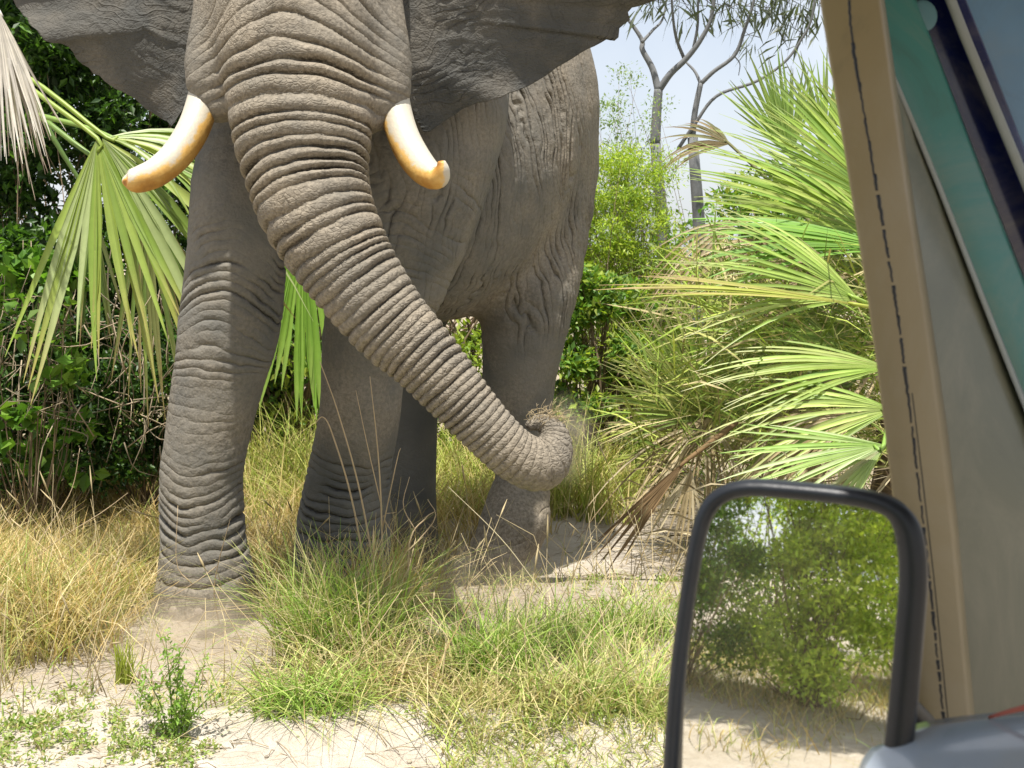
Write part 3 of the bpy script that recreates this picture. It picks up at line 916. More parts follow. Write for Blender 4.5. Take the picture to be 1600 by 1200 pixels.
def tussock(label, px, py, d, n, h, rad, mix, seed, lean=.45, curve=.5, wid=.0023, cat='grass tuft', name='grass_tussock', group='grass tufts in front of the elephant'):
    g = np.random.default_rng(seed)
    x0 = (px - 800) / F * d
    r = rad * g.random(n) ** .6; a = g.uniform(0, 2 * np.pi, n)
    x = x0 + r * np.cos(a) * 1.25; y = d + r * np.sin(a)
    pos = np.stack([x, y, gz(x, y) - .01], 1)
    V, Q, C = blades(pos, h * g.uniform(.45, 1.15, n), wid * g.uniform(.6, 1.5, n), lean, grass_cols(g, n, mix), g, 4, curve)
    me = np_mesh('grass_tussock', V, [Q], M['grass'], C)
    b = (x0, d, gzs(x0, d)); local(me, b)
    return tag(link(name, me, None, b), label, cat, group)

# ------------------------------------------------------------------ the vehicle at the right edge
def mat_paint(name, col, rough=.45, coat=0.0, vary=.06, spec=.4, scale=5, metal=0.0):
    t = NT(name)
    nz = t.noise(scale, 4, .6); sp = t.noise(140, 2)
    c = t.mix(nz, tuple(x * (1 - vary) for x in col), tuple(x * (1 + vary) for x in col))
    c = t.mix(t.ramp(sp, [(.68, 0.0), (.78, .12)]), c, (.35, .30, .22))
    gr = t.noise(3.5, 6, .7, dist=1.5)                                     # smeared dust and grime
    c = t.mix(t.ramp(gr, [(.48, 0.0), (.70, .30)]), c, (.30, .27, .20))
    c = t.mix(t.ramp(gr, [(.30, .35), (.45, 0.0)]), c, (.05, .045, .035))
    t.base(c, t.math('ADD', rough - .06, t.math('MULTIPLY', nz, .12)), spec)
    t.bsdf.inputs['Coat Weight'].default_value = coat; t.bsdf.inputs['Coat Roughness'].default_value = .12
    t.bsdf.inputs['Metallic'].default_value = metal
    return t.m
M['beige'] = mat_paint('beige_paint', (.235, .188, .100), .5, .1)
M['olive'] = mat_paint('olive_grey_paint', (.118, .124, .085), .45, .2, .12)
M['teal'] = mat_paint('teal_reflection_paint', (.05, .20, .19), .35, .3, .15)  # teal reflection in the windscreen, painted as a colour
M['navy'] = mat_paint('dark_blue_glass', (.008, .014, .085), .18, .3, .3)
M['strip'] = mat_paint('pale_edge_trim', (.30, .33, .34), .5)
M['blue'] = mat_paint('blue_reflection_paint', (.15, .28, .46), .35, .3, .45, scale=2.5)  # blue-grey reflection in the windscreen, painted as a colour
M['rubber'] = mat_simple('black_rubber', (.007, .009, .013), .40, .4, .0006, 60, .3)
M['bonnet'] = mat_paint('grey_blue_body_paint', (.25, .29, .345), .25, .9, .08)
M['red'] = mat_paint('red_trim', (.35, .06, .04), .5)
t = NT('mirror_glass'); t.base((.95, .96, .93), .015, .5); t.bsdf.inputs['Metallic'].default_value = 1.0
df = t.node('ShaderNodeBsdfDiffuse'); df.inputs['Color'].default_value = (.55, .48, .38, 1)      # film of dust on the glass
mx = t.node('ShaderNodeMixShader'); t.lk(t.math('MULTIPLY', t.noise(14, 5, .6), .07), mx.inputs[0])
t.lk(t.bsdf.outputs[0], mx.inputs[1]); t.lk(df.outputs[0], mx.inputs[2]); t.lk(mx.outputs[0], t.out.inputs['Surface'])
M['mirror'] = t.m

veh = empty('safari_vehicle', (0.75, 1.5, 0.0), 'safari vehicle with beige window pillar and black side mirror at the right edge', 'vehicle')
VB = np.array((0.75, 1.5, 0.0))

def bar(name, left, right, thick, mat, parent=veh, bev=.006, nsub=14, pb=VB):
    """long panel between two edge lines given as (px, py, depth) polylines, with thickness away from the camera"""
    Lp = catmull(np.array([PN(*p) for p in left]), nsub); Rp = catmull(np.array([PN(*p) for p in right]), nsub)
    V = []
    prof = [(0, .012, 1), (0.0, 0.35, 0), (.06, 0.0, 0), (.5, -.004, 0), (.94, 0.0, 0), (1.0, .35, 0), (1, 1, 0), (0, 1, 0)]
    prof = [(0, 1.0), (0, bev / thick), (.02, bev / thick * .3), (.06, 0), (.5, -.03), (.94, 0), (.98, bev / thick * .3), (1, bev / thick), (1, 1.0)]
    for a_, b_ in zip(Lp, Rp):
        for u, t_ in prof:
            p = a_ * (1 - u) + b_ * u
            dirn = p - np.array([0, 0, HC]); dirn[2] = 0; dirn /= np.linalg.norm(dirn)
            dirn = dirn * .8 + np.array([.35, .5, 0]) * .6
            V.append(p + dirn * thick * t_)
    k = len(prof); q = []
    for i_ in range(nsub - 1):
        for j_ in range(k):
            j2 = (j_ + 1) % k
            q.append((i_ * k + j_, i_ * k + j2, (i_ + 1) * k + j2, (i_ + 1) * k + j_))
    me = np_mesh(name, np.array(V) - pb, [np.array(q), ], mat)
    return link(name, me, parent)

pil = bar('window_pillar', [(1262, -160, 1.30), (1280, 0, 1.28), (1322, 260, 1.26), (1362, 520, 1.25), (1394, 780, 1.24), (1436, 1130, 1.23), (1462, 1330, 1.22)],
    [(1352, -160, 1.33), (1376, 0, 1.31), (1412, 260, 1.29), (1450, 520, 1.28), (1484, 780, 1.27), (1516, 1130, 1.26), (1540, 1330, 1.25)], .06, M['beige'])
bar('window_frame_panel', [(1320, -160, 1.36), (1345, 0, 1.34), (1380, 260, 1.32), (1415, 520, 1.31), (1450, 780, 1.30), (1490, 1130, 1.29), (1510, 1330, 1.28)],
    [(1290, -160, 1.50), (1347, 0, 1.46), (1455, 260, 1.46), (1556, 520, 1.46), (1660, 780, 1.46), (1800, 1130, 1.46), (1880, 1330, 1.46)], .05, M['olive'])
bar('edge_trim', [(1285, -160, 1.445), (1342, 0, 1.44), (1450, 260, 1.44), (1551, 520, 1.44), (1655, 780, 1.44)],
    [(1291, -160, 1.445), (1349, 0, 1.44), (1458, 260, 1.44), (1559, 520, 1.44), (1663, 780, 1.44)], .02, M['strip'], bev=.002)
bar('teal_reflection_band', [(1288, -160, 1.50), (1346, 0, 1.48), (1454, 260, 1.48), (1555, 520, 1.48), (1660, 780, 1.48)],
    [(1370, -160, 1.53), (1432, 0, 1.50), (1530, 260, 1.50), (1632, 520, 1.50), (1740, 780, 1.50)], .04, M['teal'])  # solid band standing in for the teal reflection on the glass
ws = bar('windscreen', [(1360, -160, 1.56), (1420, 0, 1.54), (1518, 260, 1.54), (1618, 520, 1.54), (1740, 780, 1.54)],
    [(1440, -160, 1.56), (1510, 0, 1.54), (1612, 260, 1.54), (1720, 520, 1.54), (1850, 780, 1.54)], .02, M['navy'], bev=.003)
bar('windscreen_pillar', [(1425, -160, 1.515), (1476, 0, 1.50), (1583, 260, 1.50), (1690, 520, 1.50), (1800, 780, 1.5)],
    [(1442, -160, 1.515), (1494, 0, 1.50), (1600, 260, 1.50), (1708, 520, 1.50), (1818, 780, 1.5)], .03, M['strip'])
bar('blue_reflection_band', [(1440, -160, 1.58), (1492, 0, 1.56), (1598, 260, 1.56), (1706, 520, 1.56), (1816, 780, 1.56)],
    [(1560, -160, 1.60), (1640, 0, 1.58), (1770, 260, 1.58), (1900, 520, 1.58), (2000, 780, 1.58)], .04, M['blue'])  # solid band standing in for the blue reflection on the glass
# round sticker seen through the glass
V, q = blob(PN(1442, 25, 1.505), (.019, .003, .021), 20, 10)
link('sticker', np_mesh('sticker', V - VB, [q], mat_paint('pale_sticker', (.10, .22, .27), .6)), veh)
# rubber seal set in the pillar, frayed: short pieces
seal = [(1318, -60, 1.262), (1326, 60, 1.258), (1345, 180, 1.252), (1372, 340, 1.246), (1395, 480, 1.243), (1412, 610, 1.241), (1430, 760, 1.238), (1446, 900, 1.233), (1456, 1000, 1.230), (1468, 1120, 1.226), (1480, 1240, 1.222)]
SP = catmull(np.array([PN(*p) for p in seal]), 260)
r = random.Random(3); k = 0
while k < 250:
    ln = r.choice((3, 4, 5, 6, 8)) if k > 40 else 14
    seg = SP[k:k + ln + 1].copy(); seg[:, 1] -= .012
    seg += np.array([[r.uniform(-.0006, .0006), 0, 0] for _ in seg])
    V, q, tr = tube_arrays(seg, np.linspace(.0018, .0013, len(seg)) * r.uniform(.65, 1.3), 6)
    link('rubber_seal', np_mesh('rubber_seal', V - VB, [q, tr], M['rubber']), veh)
    k += ln + (1 if r.random() < .45 else 0)
for off in (0.0, ):
    V, q, tr = tube_arrays(SP[130:240] + np.array([.0055, -.010, 0]), np.full(110, .0007), 5)
    link('rubber_seal', np_mesh('rubber_seal', V - VB, [q, tr], M['rubber']), veh)

# overhead vehicle panel added out of view, to shade pillar and windscreen
def shade_roof():
    V = []
    prof = [(0.24, 2.08), (0.25, 2.13), (0.32, 2.17), (0.8, 2.21), (1.9, 2.23), (1.9, 2.18), (0.8, 2.15), (0.34, 2.12), (0.27, 2.08)]
    ys = np.linspace(-1.2, 1.62, 12)
    for y in ys:
        for (x, z) in prof: V.append((x, y, z - .03 * max(0, (y - 1.2)) ** 2))
    k = len(prof)
    q = [(i_ * k + j_, i_ * k + (j_ + 1) % k, (i_ + 1) * k + (j_ + 1) % k, (i_ + 1) * k + j_) for i_ in range(len(ys) - 1) for j_ in range(k)]
    link('shade_roof', np_mesh('shade_roof_panel', np.array(V) - VB, [np.array(q), np.array([list(range(k))]), np.array([list(range((len(ys) - 1) * k, len(ys) * k))[::-1]])], M['olive'], smooth=False), veh)
shade_roof()

# --- side mirror: frame, glass, housing, arm
Cc = np.array([0, 0, HC])
MC = PN(1245, 985, 1.0)
v_in = (MC - Cc) / np.linalg.norm(MC - Cc)
r_out = np.array([-.50, -.86, -.10]); r_out /= np.linalg.norm(r_out)
MN = r_out - v_in; MN /= np.linalg.norm(MN)
def on_plane(px, py, off=0.0):
    d_ = PN(px, py, 1.0) - Cc
    t_ = np.dot(MC + MN * off - Cc, MN) / np.dot(d_, MN)
    return Cc + d_ * t_
outl = [(1048, 1215), (1058, 1070), (1074, 940), (1090, 845), (1104, 800), (1128, 774), (1170, 763), (1250, 768), (1330, 777), (1382, 790), (1410, 812), (1423, 848), (1427, 905),
        (1421, 985), (1413, 1075), (1402, 1180), (1388, 1250), (1350, 1280), (1250, 1290), (1120, 1284), (1060, 1260)]
OL = [on_plane(*p) for p in outl]; OL.append(OL[0])
OC = catmull(np.array(OL), 160)[:-1]
cen = OC.mean(0)
mir = veh
fr_r = []
e1 = np.cross(np.array([0, 0, 1.0]), MN); e1 /= np.linalg.norm(e1); e2 = np.cross(MN, e1)
ring = []
nO = len(OC)
for k in range(nO):
    p = OC[k]; tg = OC[(k + 1) % nO] - OC[k - 1]; tg /= np.linalg.norm(tg)
    outw = np.cross(tg, MN); outw /= np.linalg.norm(outw)
    if np.dot(outw, p - cen) < 0: outw = -outw
    right = max(0, np.dot(outw, -e1)) if np.dot(e1, np.array([1, 0, 0])) < 0 else max(0, np.dot(outw, e1))
    w_ = .0075 + .0045 * right ** 2
    for a_ in np.linspace(0, 2 * np.pi, 12, endpoint=False):
        ring.append(p + outw * math.cos(a_) * w_ + MN * math.sin(a_) * .010)
q = [((k * 12 + m_), (k * 12 + (m_ + 1) % 12), ((k + 1) % nO) * 12 + (m_ + 1) % 12, ((k + 1) % nO) * 12 + m_) for k in range(nO) for m_ in range(12)]
mframe = link('side_mirror', np_mesh('mirror_frame', np.array(ring) - VB, [np.array(q)], M['rubber']), veh)
mframe['label'] = 'black side mirror with thick rounded frame'
# convex glass
RC = 1.9
gv_, rings_ = [], 12
for a_ in range(rings_ + 1):
    for k in range(nO):
        p = cen + (OC[k] - cen) * (a_ / rings_) * .995
        rr = np.linalg.norm(p - cen)
        gv_.append(p - MN * (rr * rr / (2 * RC)) + MN * .004)
q = [(a_ * nO + k, a_ * nO + (k + 1) % nO, (a_ + 1) * nO + (k + 1) % nO, (a_ + 1) * nO + k) for a_ in range(rings_) for k in range(nO)]
link('mirror_glass', np_mesh('mirror_glass', np.array(gv_) - VB, [np.array(q)], M['mirror']), mframe)
hv = []
for a_, sc_, dp in ((0, 1.03, -.004), (1, 1.05, .03), (2, .98, .06), (3, .75, .085), (4, .3, .095), (5, .01, .097)):
    for k in range(nO): hv.append(cen + (OC[k] - cen) * sc_ - MN * dp)
q = [(a_ * nO + k, a_ * nO + (k + 1) % nO, (a_ + 1) * nO + (k + 1) % nO, (a_ + 1) * nO + k) for a_ in range(5) for k in range(nO)]
link('mirror_housing', np_mesh('mirror_housing', np.array(hv) - VB, [np.array(q)], M['rubber']), mframe)
arm = catmull(np.array([cen - MN * .07 + e2 * -.05, cen - MN * .09 + np.array([.12, .08, -.12]), np.array([.62, 1.28, .85])]), 12)
V, q, tr = tube_arrays(arm, np.full(12, .013), 10)
link('mirror_arm', np_mesh('mirror_arm', V - VB, [q, tr], M['rubber']), mframe)

# --- rounded body panel under the window (front wing), glossy
def panel():
    nu, nv = 40, 26
    V = []
    for i_ in range(nu):
        u = i_ / (nu - 1)
        px = 1318 + u * 560
        top = np.interp(px, [1318, 1338, 1360, 1400, 1450, 1500, 1560, 1620, 1900], [1290, 1205, 1168, 1140, 1126, 1119, 1113, 1109, 1100])
        for j_ in range(nv):
            v = j_ / (nv - 1)
            a_ = v * 2.5
            # cross-section: rolls over the top edge, down the side facing the camera and back
            d_ = .86 + .10 * u
            p = PN(px, top, d_ + .10)
            V.append(p + np.array([0, -.13 * math.sin(min(a_, 1.57)) , -.10 * (1 - math.cos(min(a_, 1.57))) - max(0, a_ - 1.57) * .75]))
    q = [(i_ * nv + j_, i_ * nv + j_ + 1, (i_ + 1) * nv + j_ + 1, (i_ + 1) * nv + j_) for i_ in range(nu - 1) for j_ in range(nv - 1)]
    me = np_mesh('body_panel', np.array(V) - VB, [np.array(q)], M['bonnet'])
    o = link('body_panel', me, veh)
    md = o.modifiers.new('solid', 'SOLIDIFY'); md.thickness = .02; md.offset = -1
    return o
panel()
rp = catmull(np.array([PN(1545, 1121, .99), PN(1580, 1111, .985), PN(1640, 1098, .98), PN(1760, 1085, .98)]), 10)
V, q, tr = tube_arrays(rp, np.linspace(.0012, .004, 10), 8)
link('red_trim', np_mesh('red_trim', V - VB, [q, tr], M['red']), veh)
# door skin carrying the panel down towards the sill, so that the vehicle has a body below the frame
bar('door_skin', [(1420, 1300, 1.30), (1420, 1700, 1.30), (1420, 2300, 1.30)], [(2300, 1300, 1.5), (2300, 1700, 1.5), (2300, 2300, 1.5)], .06, M['olive'])

# ------------------------------------------------------------------ trees with bare grey limbs against the sky
def branch_tree(name, label, base_px, limbs, d, col, leaves=None, group='trees beyond the palms', crown_part='crown'):
    base = PN(*base_px, d); base[2] = gzs(base[0], base[1])
    o = empty(name, tuple(base), label, 'tree', group)
    m = Mass()
    p0 = PN(*base_px, d)
    m.tube(catmull(np.array([base, (base + p0) / 2 + np.array([.1, 0, 0]), p0]), 8), np.linspace(.11, .066, 8), col, 9)
    me = m.mesh('trunk', M['bark']); local(me, base); link('trunk', me, o)
    for pts, r0, r1, dd in limbs:
        m = Mass()
        q = np.array([PN(x, y, d + dd * (k / max(1, len(pts) - 1))) for k, (x, y) in enumerate(pts)])
        path = catmull(q, 5 * len(pts))
        m.tube(path, np.linspace(r0, r1, len(path)) * .78, col, 7)
        me = m.mesh('limb', M['bark']); local(me, base); link('limb', me, o)
    if leaves:
        m = Mass(); g = np.random.default_rng(len(label))
        for (px, py, dx, dy, n) in leaves:
            # sprays of narrow hanging leaves on thin twigs
            a0 = PN(px, py, d); 
            for k in range(n):
                st = a0 + np.array([g.uniform(-.28, .28), g.uniform(-.3, .3), g.uniform(-.22, .22)])
                dirn = np.array([dx, g.uniform(-.4, .4), dy]) + g.normal(size=3) * .45; dirn /= np.linalg.norm(dirn)
                L = g.uniform(.14, .32)
                bend = np.array([0, 0, -1]) * L * g.uniform(.1, .5)
                w = np.cross(dirn, g.normal(size=3)); w /= np.linalg.norm(w); wd = g.uniform(.010, .022)
                V = [st - w * .003, st + w * .003, st + dirn * L * .5 + bend * .25 + w * wd, st + dirn * L * .5 + bend * .25 - w * wd, st + dirn * L + bend]
                m.add(V, [(0, 1, 2, 3)], [(3, 2, 4)], np.array((.075, .095, .06)) * g.uniform(.6, 1.5))
                if k % 4 == 0: m.tube([a0 + g.normal(size=3) * .1, (a0 + st) / 2, st], [.006, .004, .002], np.array(col) * .7, 4)
        me = m.mesh('crown', M['leaf'], False); local(me, base); link(crown_part, me, o)
    return o
GT = (.15, .155, .165)
branch_tree('bare_tree', 'slim grey tree forking into bare limbs beside the elephant ear', (1024, 225),
    [([(1024, 225), (1026, 180), (1029, 140)], .085, .07, 0), ([(1029, 142), (1020, 108), (1004, 78), (1003, 62), (985, 35), (970, 18)], .06, .02, .2),
     ([(1003, 66), (1020, 47), (1036, 28), (1044, -20)], .028, .012, .3), ([(1030, 140), (1048, 115), (1072, 92), (1095, 62), (1112, 25), (1118, -40)], .06, .025, -.3),
     ([(1070, 94), (1057, 60), (1051, 20), (1048, -40)], .03, .015, -.5), ([(1084, 74), (1090, 40), (1091, 0), (1094, -50)], .026, .013, -.2), ([(1088, 30), (1080, 18), (1072, 10)], .012, .006, 0)],
    14.0, GT, [(1022, 8, -.5, -.8, 16), (1040, -4, .1, -.8, 18), (1062, 4, .4, -.9, 10), (1075, 20, -.4, -.6, 8), (1110, -5, .5, -.8, 22), (1130, 10, .5, -.7, 16), (1000, 5, -.4, -.7, 8)])
branch_tree('bare_tree', 'pale slender forked tree behind the palm spikes with drooping leaf sprays', (1082, 215),
    [([(1082, 215), (1086, 175), (1095, 130)], .055, .045, 0), ([(1095, 131), (1086, 112), (1073, 98)], .03, .018, .2), ([(1096, 130), (1115, 112), (1148, 86), (1164, 45), (1178, 0), (1182, -50)], .04, .02, -.2),
     ([(1060, 232), (1085, 195), (1120, 150), (1180, 128), (1225, 98), (1252, 62), (1268, 30), (1275, -20)], .032, .016, -.4), ([(1148, 88), (1156, 100), (1154, 118)], .012, .006, 0)],
    14.6, GT, [(1165, 5, -.4, -.8, 26), (1180, -10, .1, -.9, 30), (1160, 45, -.6, -.7, 14), (1195, 12, .5, -.8, 22), (1215, 0, .2, -.9, 24), (1240, 10, -.3, -.9, 22), (1250, 45, -.6, -.7, 20), (1262, 20, -.3, -.9, 26), (1232, 75, -.7, -.5, 8), (1208, 20, 0, -.8, 12), (1275, 0, -.3, -.9, 20)])

# ------------------------------------------------------------------ bushes behind
LG = [(.24, .33, .04), (.30, .37, .055), (.16, .25, .035)]
BG = [(.11, .23, .035), (.15, .28, .05), (.07, .15, .025)]
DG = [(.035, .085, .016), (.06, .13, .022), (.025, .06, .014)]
def gbase(px, d): x = (px - 800) / F * d; return (x, d, gzs(x, d))
BGRP = 'bushes behind the elephant'
shrub('leafy_bush', 'bright yellow-green leafy bush between the elephant rump and the forked tree', gbase(972, 11.5), 2.85, 1.25, 1.3, 34000, .048, [(.30, .42, .04), (.38, .46, .06), (.20, .31, .035)], 21, group=BGRP, clumps=170, shape=.35, aspect=.3, low=.05, stem_r=.008)
shrub('leafy_bush', 'thin pale wispy bush rising against the sky behind the yellow-green bush', gbase(985, 13.4), 4.0, 1.2, 1.0, 4200, .045, [(.16, .25, .09), (.22, .30, .12)], 22, group=BGRP, clumps=90, shape=.5, stem_r=.006)
shrub('leafy_bush', 'green bush low behind the elephant hind leg and trunk tip', gbase(915, 9.6), 1.7, 1.1, 1.0, 8000, .075, LG + BG, 23, group=BGRP, clumps=34)
shrub('leafy_bush', 'pale green bush seen through the gap between the front legs', gbase(470, 10.2), 2.2, 2.4, 1.2, 9000, .08, LG + BG, 24, group=BGRP, clumps=50)
shrub('leafy_bush', 'yellow-green bush seen under the elephant belly', gbase(740, 10.0), 1.9, 1.4, 1.0, 5000, .07, LG, 25, group=BGRP, clumps=34)
shrub('leafy_bush', 'tall green bush behind the spiky palm by the pillar', gbase(1235, 12.0), 2.7, 2.6, 1.6, 11000, .09, LG + BG, 26, group=BGRP, clumps=44)
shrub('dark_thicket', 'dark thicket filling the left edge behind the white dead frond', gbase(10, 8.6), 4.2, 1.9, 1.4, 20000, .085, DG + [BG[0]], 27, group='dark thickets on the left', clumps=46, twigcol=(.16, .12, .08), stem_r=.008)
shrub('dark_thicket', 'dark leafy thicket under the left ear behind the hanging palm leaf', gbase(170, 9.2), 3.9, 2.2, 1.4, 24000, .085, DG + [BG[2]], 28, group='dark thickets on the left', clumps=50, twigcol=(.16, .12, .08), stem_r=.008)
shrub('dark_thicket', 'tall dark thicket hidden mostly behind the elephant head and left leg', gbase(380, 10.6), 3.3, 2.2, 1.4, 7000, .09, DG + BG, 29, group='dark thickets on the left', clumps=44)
shrub('broad_leaf_bush', 'bush with broad round bright green leaves at the left edge', gbase(40, 7.2), 1.85, 1.0, .6, 900, .10, [(.13, .27, .035), (.18, .31, .05), (.08, .18, .025)], 30, group=None, clumps=30, stem_r=.006, aspect=.75)
shrub('leafy_bush', 'far green bush closing the view right of the palms', gbase(1420, 13.0), 3.2, 3.0, 1.5, 5000, .11, BG + LG, 31, group=BGRP, clumps=40)
shrub('leafy_bush', 'low bright bush behind the sandy path right of the hind leg', gbase(1010, 9.3), 1.15, 1.5, .8, 4500, .07, LG + BG, 32, group=BGRP, clumps=30)
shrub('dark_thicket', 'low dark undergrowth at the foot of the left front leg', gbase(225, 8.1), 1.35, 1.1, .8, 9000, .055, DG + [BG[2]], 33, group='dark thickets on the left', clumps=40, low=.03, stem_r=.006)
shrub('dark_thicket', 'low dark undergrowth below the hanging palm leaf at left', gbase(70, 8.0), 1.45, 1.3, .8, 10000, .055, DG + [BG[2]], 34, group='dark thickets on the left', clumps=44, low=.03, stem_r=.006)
for k, (px, d, h, w) in enumerate([(-250, 12, 4.2, 4), (-500, 15, 5, 6), (1700, 14, 4, 5), (700, 24, 3.6, 9), (1150, 26, 2.4, 9), (150, 18, 7.5, 9)]):
    lab = ['tall bush beyond the left frame edge', 'far tall bush well left of the frame', 'far bush right of the vehicle', 'distant bush line hidden behind the elephant', 'distant low bush line under the forked trees', 'distant tall bush line behind the dark thickets'][k]
    shrub('far_bush', lab, gbase(px, d), h, w, 2.0, 16000 if h > 7 else 5000, .16, BG + DG, 40 + k, group='far bushes', clumps=40)

# ------------------------------------------------------------------ left: hanging green fan palm and dead white frond
lp = Palm('fan_palm', gbase(-190, 6.9), 'bright green fan palm hanging between the left ear and left leg', 'palm', 'fan palms')
hb = PN(152, 216, 6.2)
pet = PN(-20, 85, 6.6)
PG = [(.27, .36, .07), (.34, .41, .11), (.21, .31, .05), (.33, .40, .18)]
lp.trunk([lp.base, lp.base + np.array([.05, 0, .9]), lp.base + np.array([.1, -.05, 1.9])], [.14, .12, .10], (.20, .15, .10))
lp.frond(hb, (.10, -.22, -1), (-.15, -1, .15), 14, 1.30, .50, .06, PG, tip=(.42, .36, .12), width=.046, jit=.10, petiole=pet, seed=3, fuse=.42, side_short=.05)
lp.frond(hb + np.array([.02, .02, 0]), (.62, -.1, -.75), (-.15, -.9, .4), 9, 1.22, .42, .25, PG, tip=(.42, .36, .12), width=.046, jit=.10, seed=13, fuse=.42, side_short=.05)
lp.frond(hb + np.array([.03, .06, .01]), (.95, .05, .10), (-.2, -.7, .8), 9, .95, .50, .65, PG, width=.040, jit=.1, petiole=pet, seed=4, fuse=.40)
lp.frond(hb + np.array([-.02, .10, 0]), (-.22, .1, -.95), (-.3, -.9, .3), 4, 1.10, .12, .05, [(.24, .34, .10), (.30, .36, .14)], tip=(.36, .2, .12), width=.030, seed=5, fuse=.3)
lp.frond(PN(225, 300, 6.75), (.15, .1, -1), (0, -1, .1), 18, 1.35, .42, .05, [(.16, .25, .06), (.24, .27, .10), (.30, .26, .12)], tip=(.35, .26, .12), width=.024, petiole=PN(60, 180, 7.0), seed=6)
lp.frond(PN(245, 250, 6.6), (.75, .2, -.2), (0, -.7, .8), 10, 1.0, .5, .6, [(.22, .33, .08), (.38, .44, .22)], width=.030, petiole=PN(60, 180, 6.9), seed=7)
lp.frond(PN(135, 300, 7.1), (-.1, .2, -1), (0, -1, .2), 12, 1.1, .4, .05, [(.12, .2, .05), (.2, .24, .09)], tip=(.3, .22, .1), width=.022, petiole=PN(40, 130, 7.1), seed=8)
lp.frond(PN(-2, 18, 5.9), (.13, 0, -1), (0, -1, .15), 34, .84, .36, .10, [(.56, .53, .50), (.46, .42, .39), (.64, .60, .56)], tip=(.36, .28, .23), width=.012, jit=.12, petiole=PN(-90, -60, 6.3), mat='dry', seed=9, fuse=.25,
         part='dead_leaf', label='dead greyish white frond hanging at the top left corner')
lp.frond(PN(-4, 15, 5.86), (.22, -.05, -1), (0, -1, .3), 16, .70, .34, .15, [(.60, .57, .54), (.66, .63, .60)], width=.013, mat='dry', seed=10, fuse=.35, part='dead_leaf')
lp.frond(PN(-120, -150, 6.3), (-.2, -.1, 1), (0, -1, .2), 20, 1.0, 1.2, .4, PG, width=.036, petiole=PN(-160, 60, 6.7), seed=11)

# palm leaf seen between the front legs
mp = Palm('fan_palm', gbase(470, 8.6), 'smooth green palm leaf drooping behind the gap between the front legs', 'palm', 'fan palms')
mp.frond(PN(474, 330, 8.2), (.02, -.05, -1), (0, -1, .1), 22, 1.35, .42, .04, [(.22, .40, .05), (.26, .44, .07), (.20, .37, .05)], tip=(.30, .42, .10), width=.075, petiole=mp.base + np.array([.5, .2, .2]), seed=15, fuse=.72, side_short=.05)
mp.frond(PN(430, 300, 8.4), (-.2, -.05, -1), (0, -1, .1), 14, 1.1, .5, .05, [(.14, .28, .045), (.22, .33, .07)], tip=(.3, .3, .1), width=.04, petiole=mp.base + np.array([.2, .3, .2]), seed=16, fuse=.5)

# ------------------------------------------------------------------ right: the spiky palm clump
RG = [(.25, .37, .06), (.31, .42, .08), (.18, .30, .05), (.34, .41, .11)]
YG = [(.30, .42, .09), (.37, .46, .13), (.25, .37, .075)]
OG = [(.16, .23, .05), (.22, .29, .07), (.29, .33, .10)]
DR = [(.38, .31, .19), (.30, .24, .14), (.44, .38, .26)]
rp_ = Palm('fan_palm', gbase(1390, 7.6), 'large spiky fan palm clump crowding up to the vehicle pillar', 'palm', 'fan palms')
rp_.trunk([rp_.base, rp_.base + np.array([.1, 0, .8]), rp_.base + np.array([.05, 0, 1.7])], [.17, .15, .12], (.16, .12, .08))
cb = rp_.base + np.array([.05, 0, 1.35])
rp_.frond(PN(1235, 245, 7.9), (-.25, 0, 1), (.15, -1, .1), 26, .78, .62, .02, [(.19, .30, .06), (.25, .35, .08)], tip=(.12, .13, .07), width=.022, petiole=cb, seed=31, fuse=.45)
rp_.frond(PN(1290, 235, 8.3), (-.1, 0, 1), (.1, -1, .1), 18, .75, .5, .02, [(.19, .30, .06), (.24, .34, .08)], tip=(.14, .14, .08), width=.022, petiole=cb, seed=32, fuse=.4)
rp_.frond(PN(1140, 225, 8.6), (-.8, .1, .35), (.2, -.9, .5), 14, .55, .8, .35, [(.14, .14, .07), (.20, .16, .09)], tip=(.16, .11, .07), width=.014, petiole=cb, seed=33, mat='dry')
rp_.frond(PN(1395, 375, 7.2), (-.92, 0, .52), (.25, -.75, .6), 30, 1.42, .42, .16, RG, tip=(.2, .26, .1), width=.036, petiole=cb, seed=34, fuse=.45, side_short=.1)
rp_.frond(PN(1400, 330, 7.0), (-.75, -.05, .75), (.3, -.8, .4), 24, 1.25, .45, .10, RG, tip=(.18, .24, .09), width=.032, petiole=cb, seed=35, fuse=.4)
rp_.frond(PN(1400, 355, 7.5), (-.88, 0, .60), (.25, -.75, .6), 26, 1.5, .40, .14, RG, tip=(.28, .36, .12), width=.030, petiole=cb, seed=51, fuse=.35, side_short=.1, jit=.14)
rp_.frond(PN(1390, 300, 7.7), (-.6, 0, .85), (.25, -.8, .4), 26, 1.25, .55, .08, RG, tip=(.24, .30, .12), width=.026, petiole=cb, seed=52, fuse=.35, jit=.14)
rp_.frond(PN(1330, 380, 8.1), (-.8, 0, .55), (.25, -.8, .5), 24, 1.15, .6, .18, RG + YG, tip=(.34, .34, .15), width=.022, petiole=cb, seed=53, fuse=.3, jit=.16)
rp_.frond(PN(1260, 560, 7.6), (-.6, -.1, .7), (.2, -.9, .4), 24, .95, .8, .25, YG + OG, tip=(.42, .40, .2), width=.014, petiole=cb, seed=54, fuse=.25, jit=.18)
rp_.frond(PN(1310, 540, 7.2), (-.9, -.1, .35), (.2, -.9, .4), 20, .95, .6, .35, YG + RG, tip=(.42, .40, .2), width=.014, petiole=cb, seed=55, fuse=.25, jit=.18)
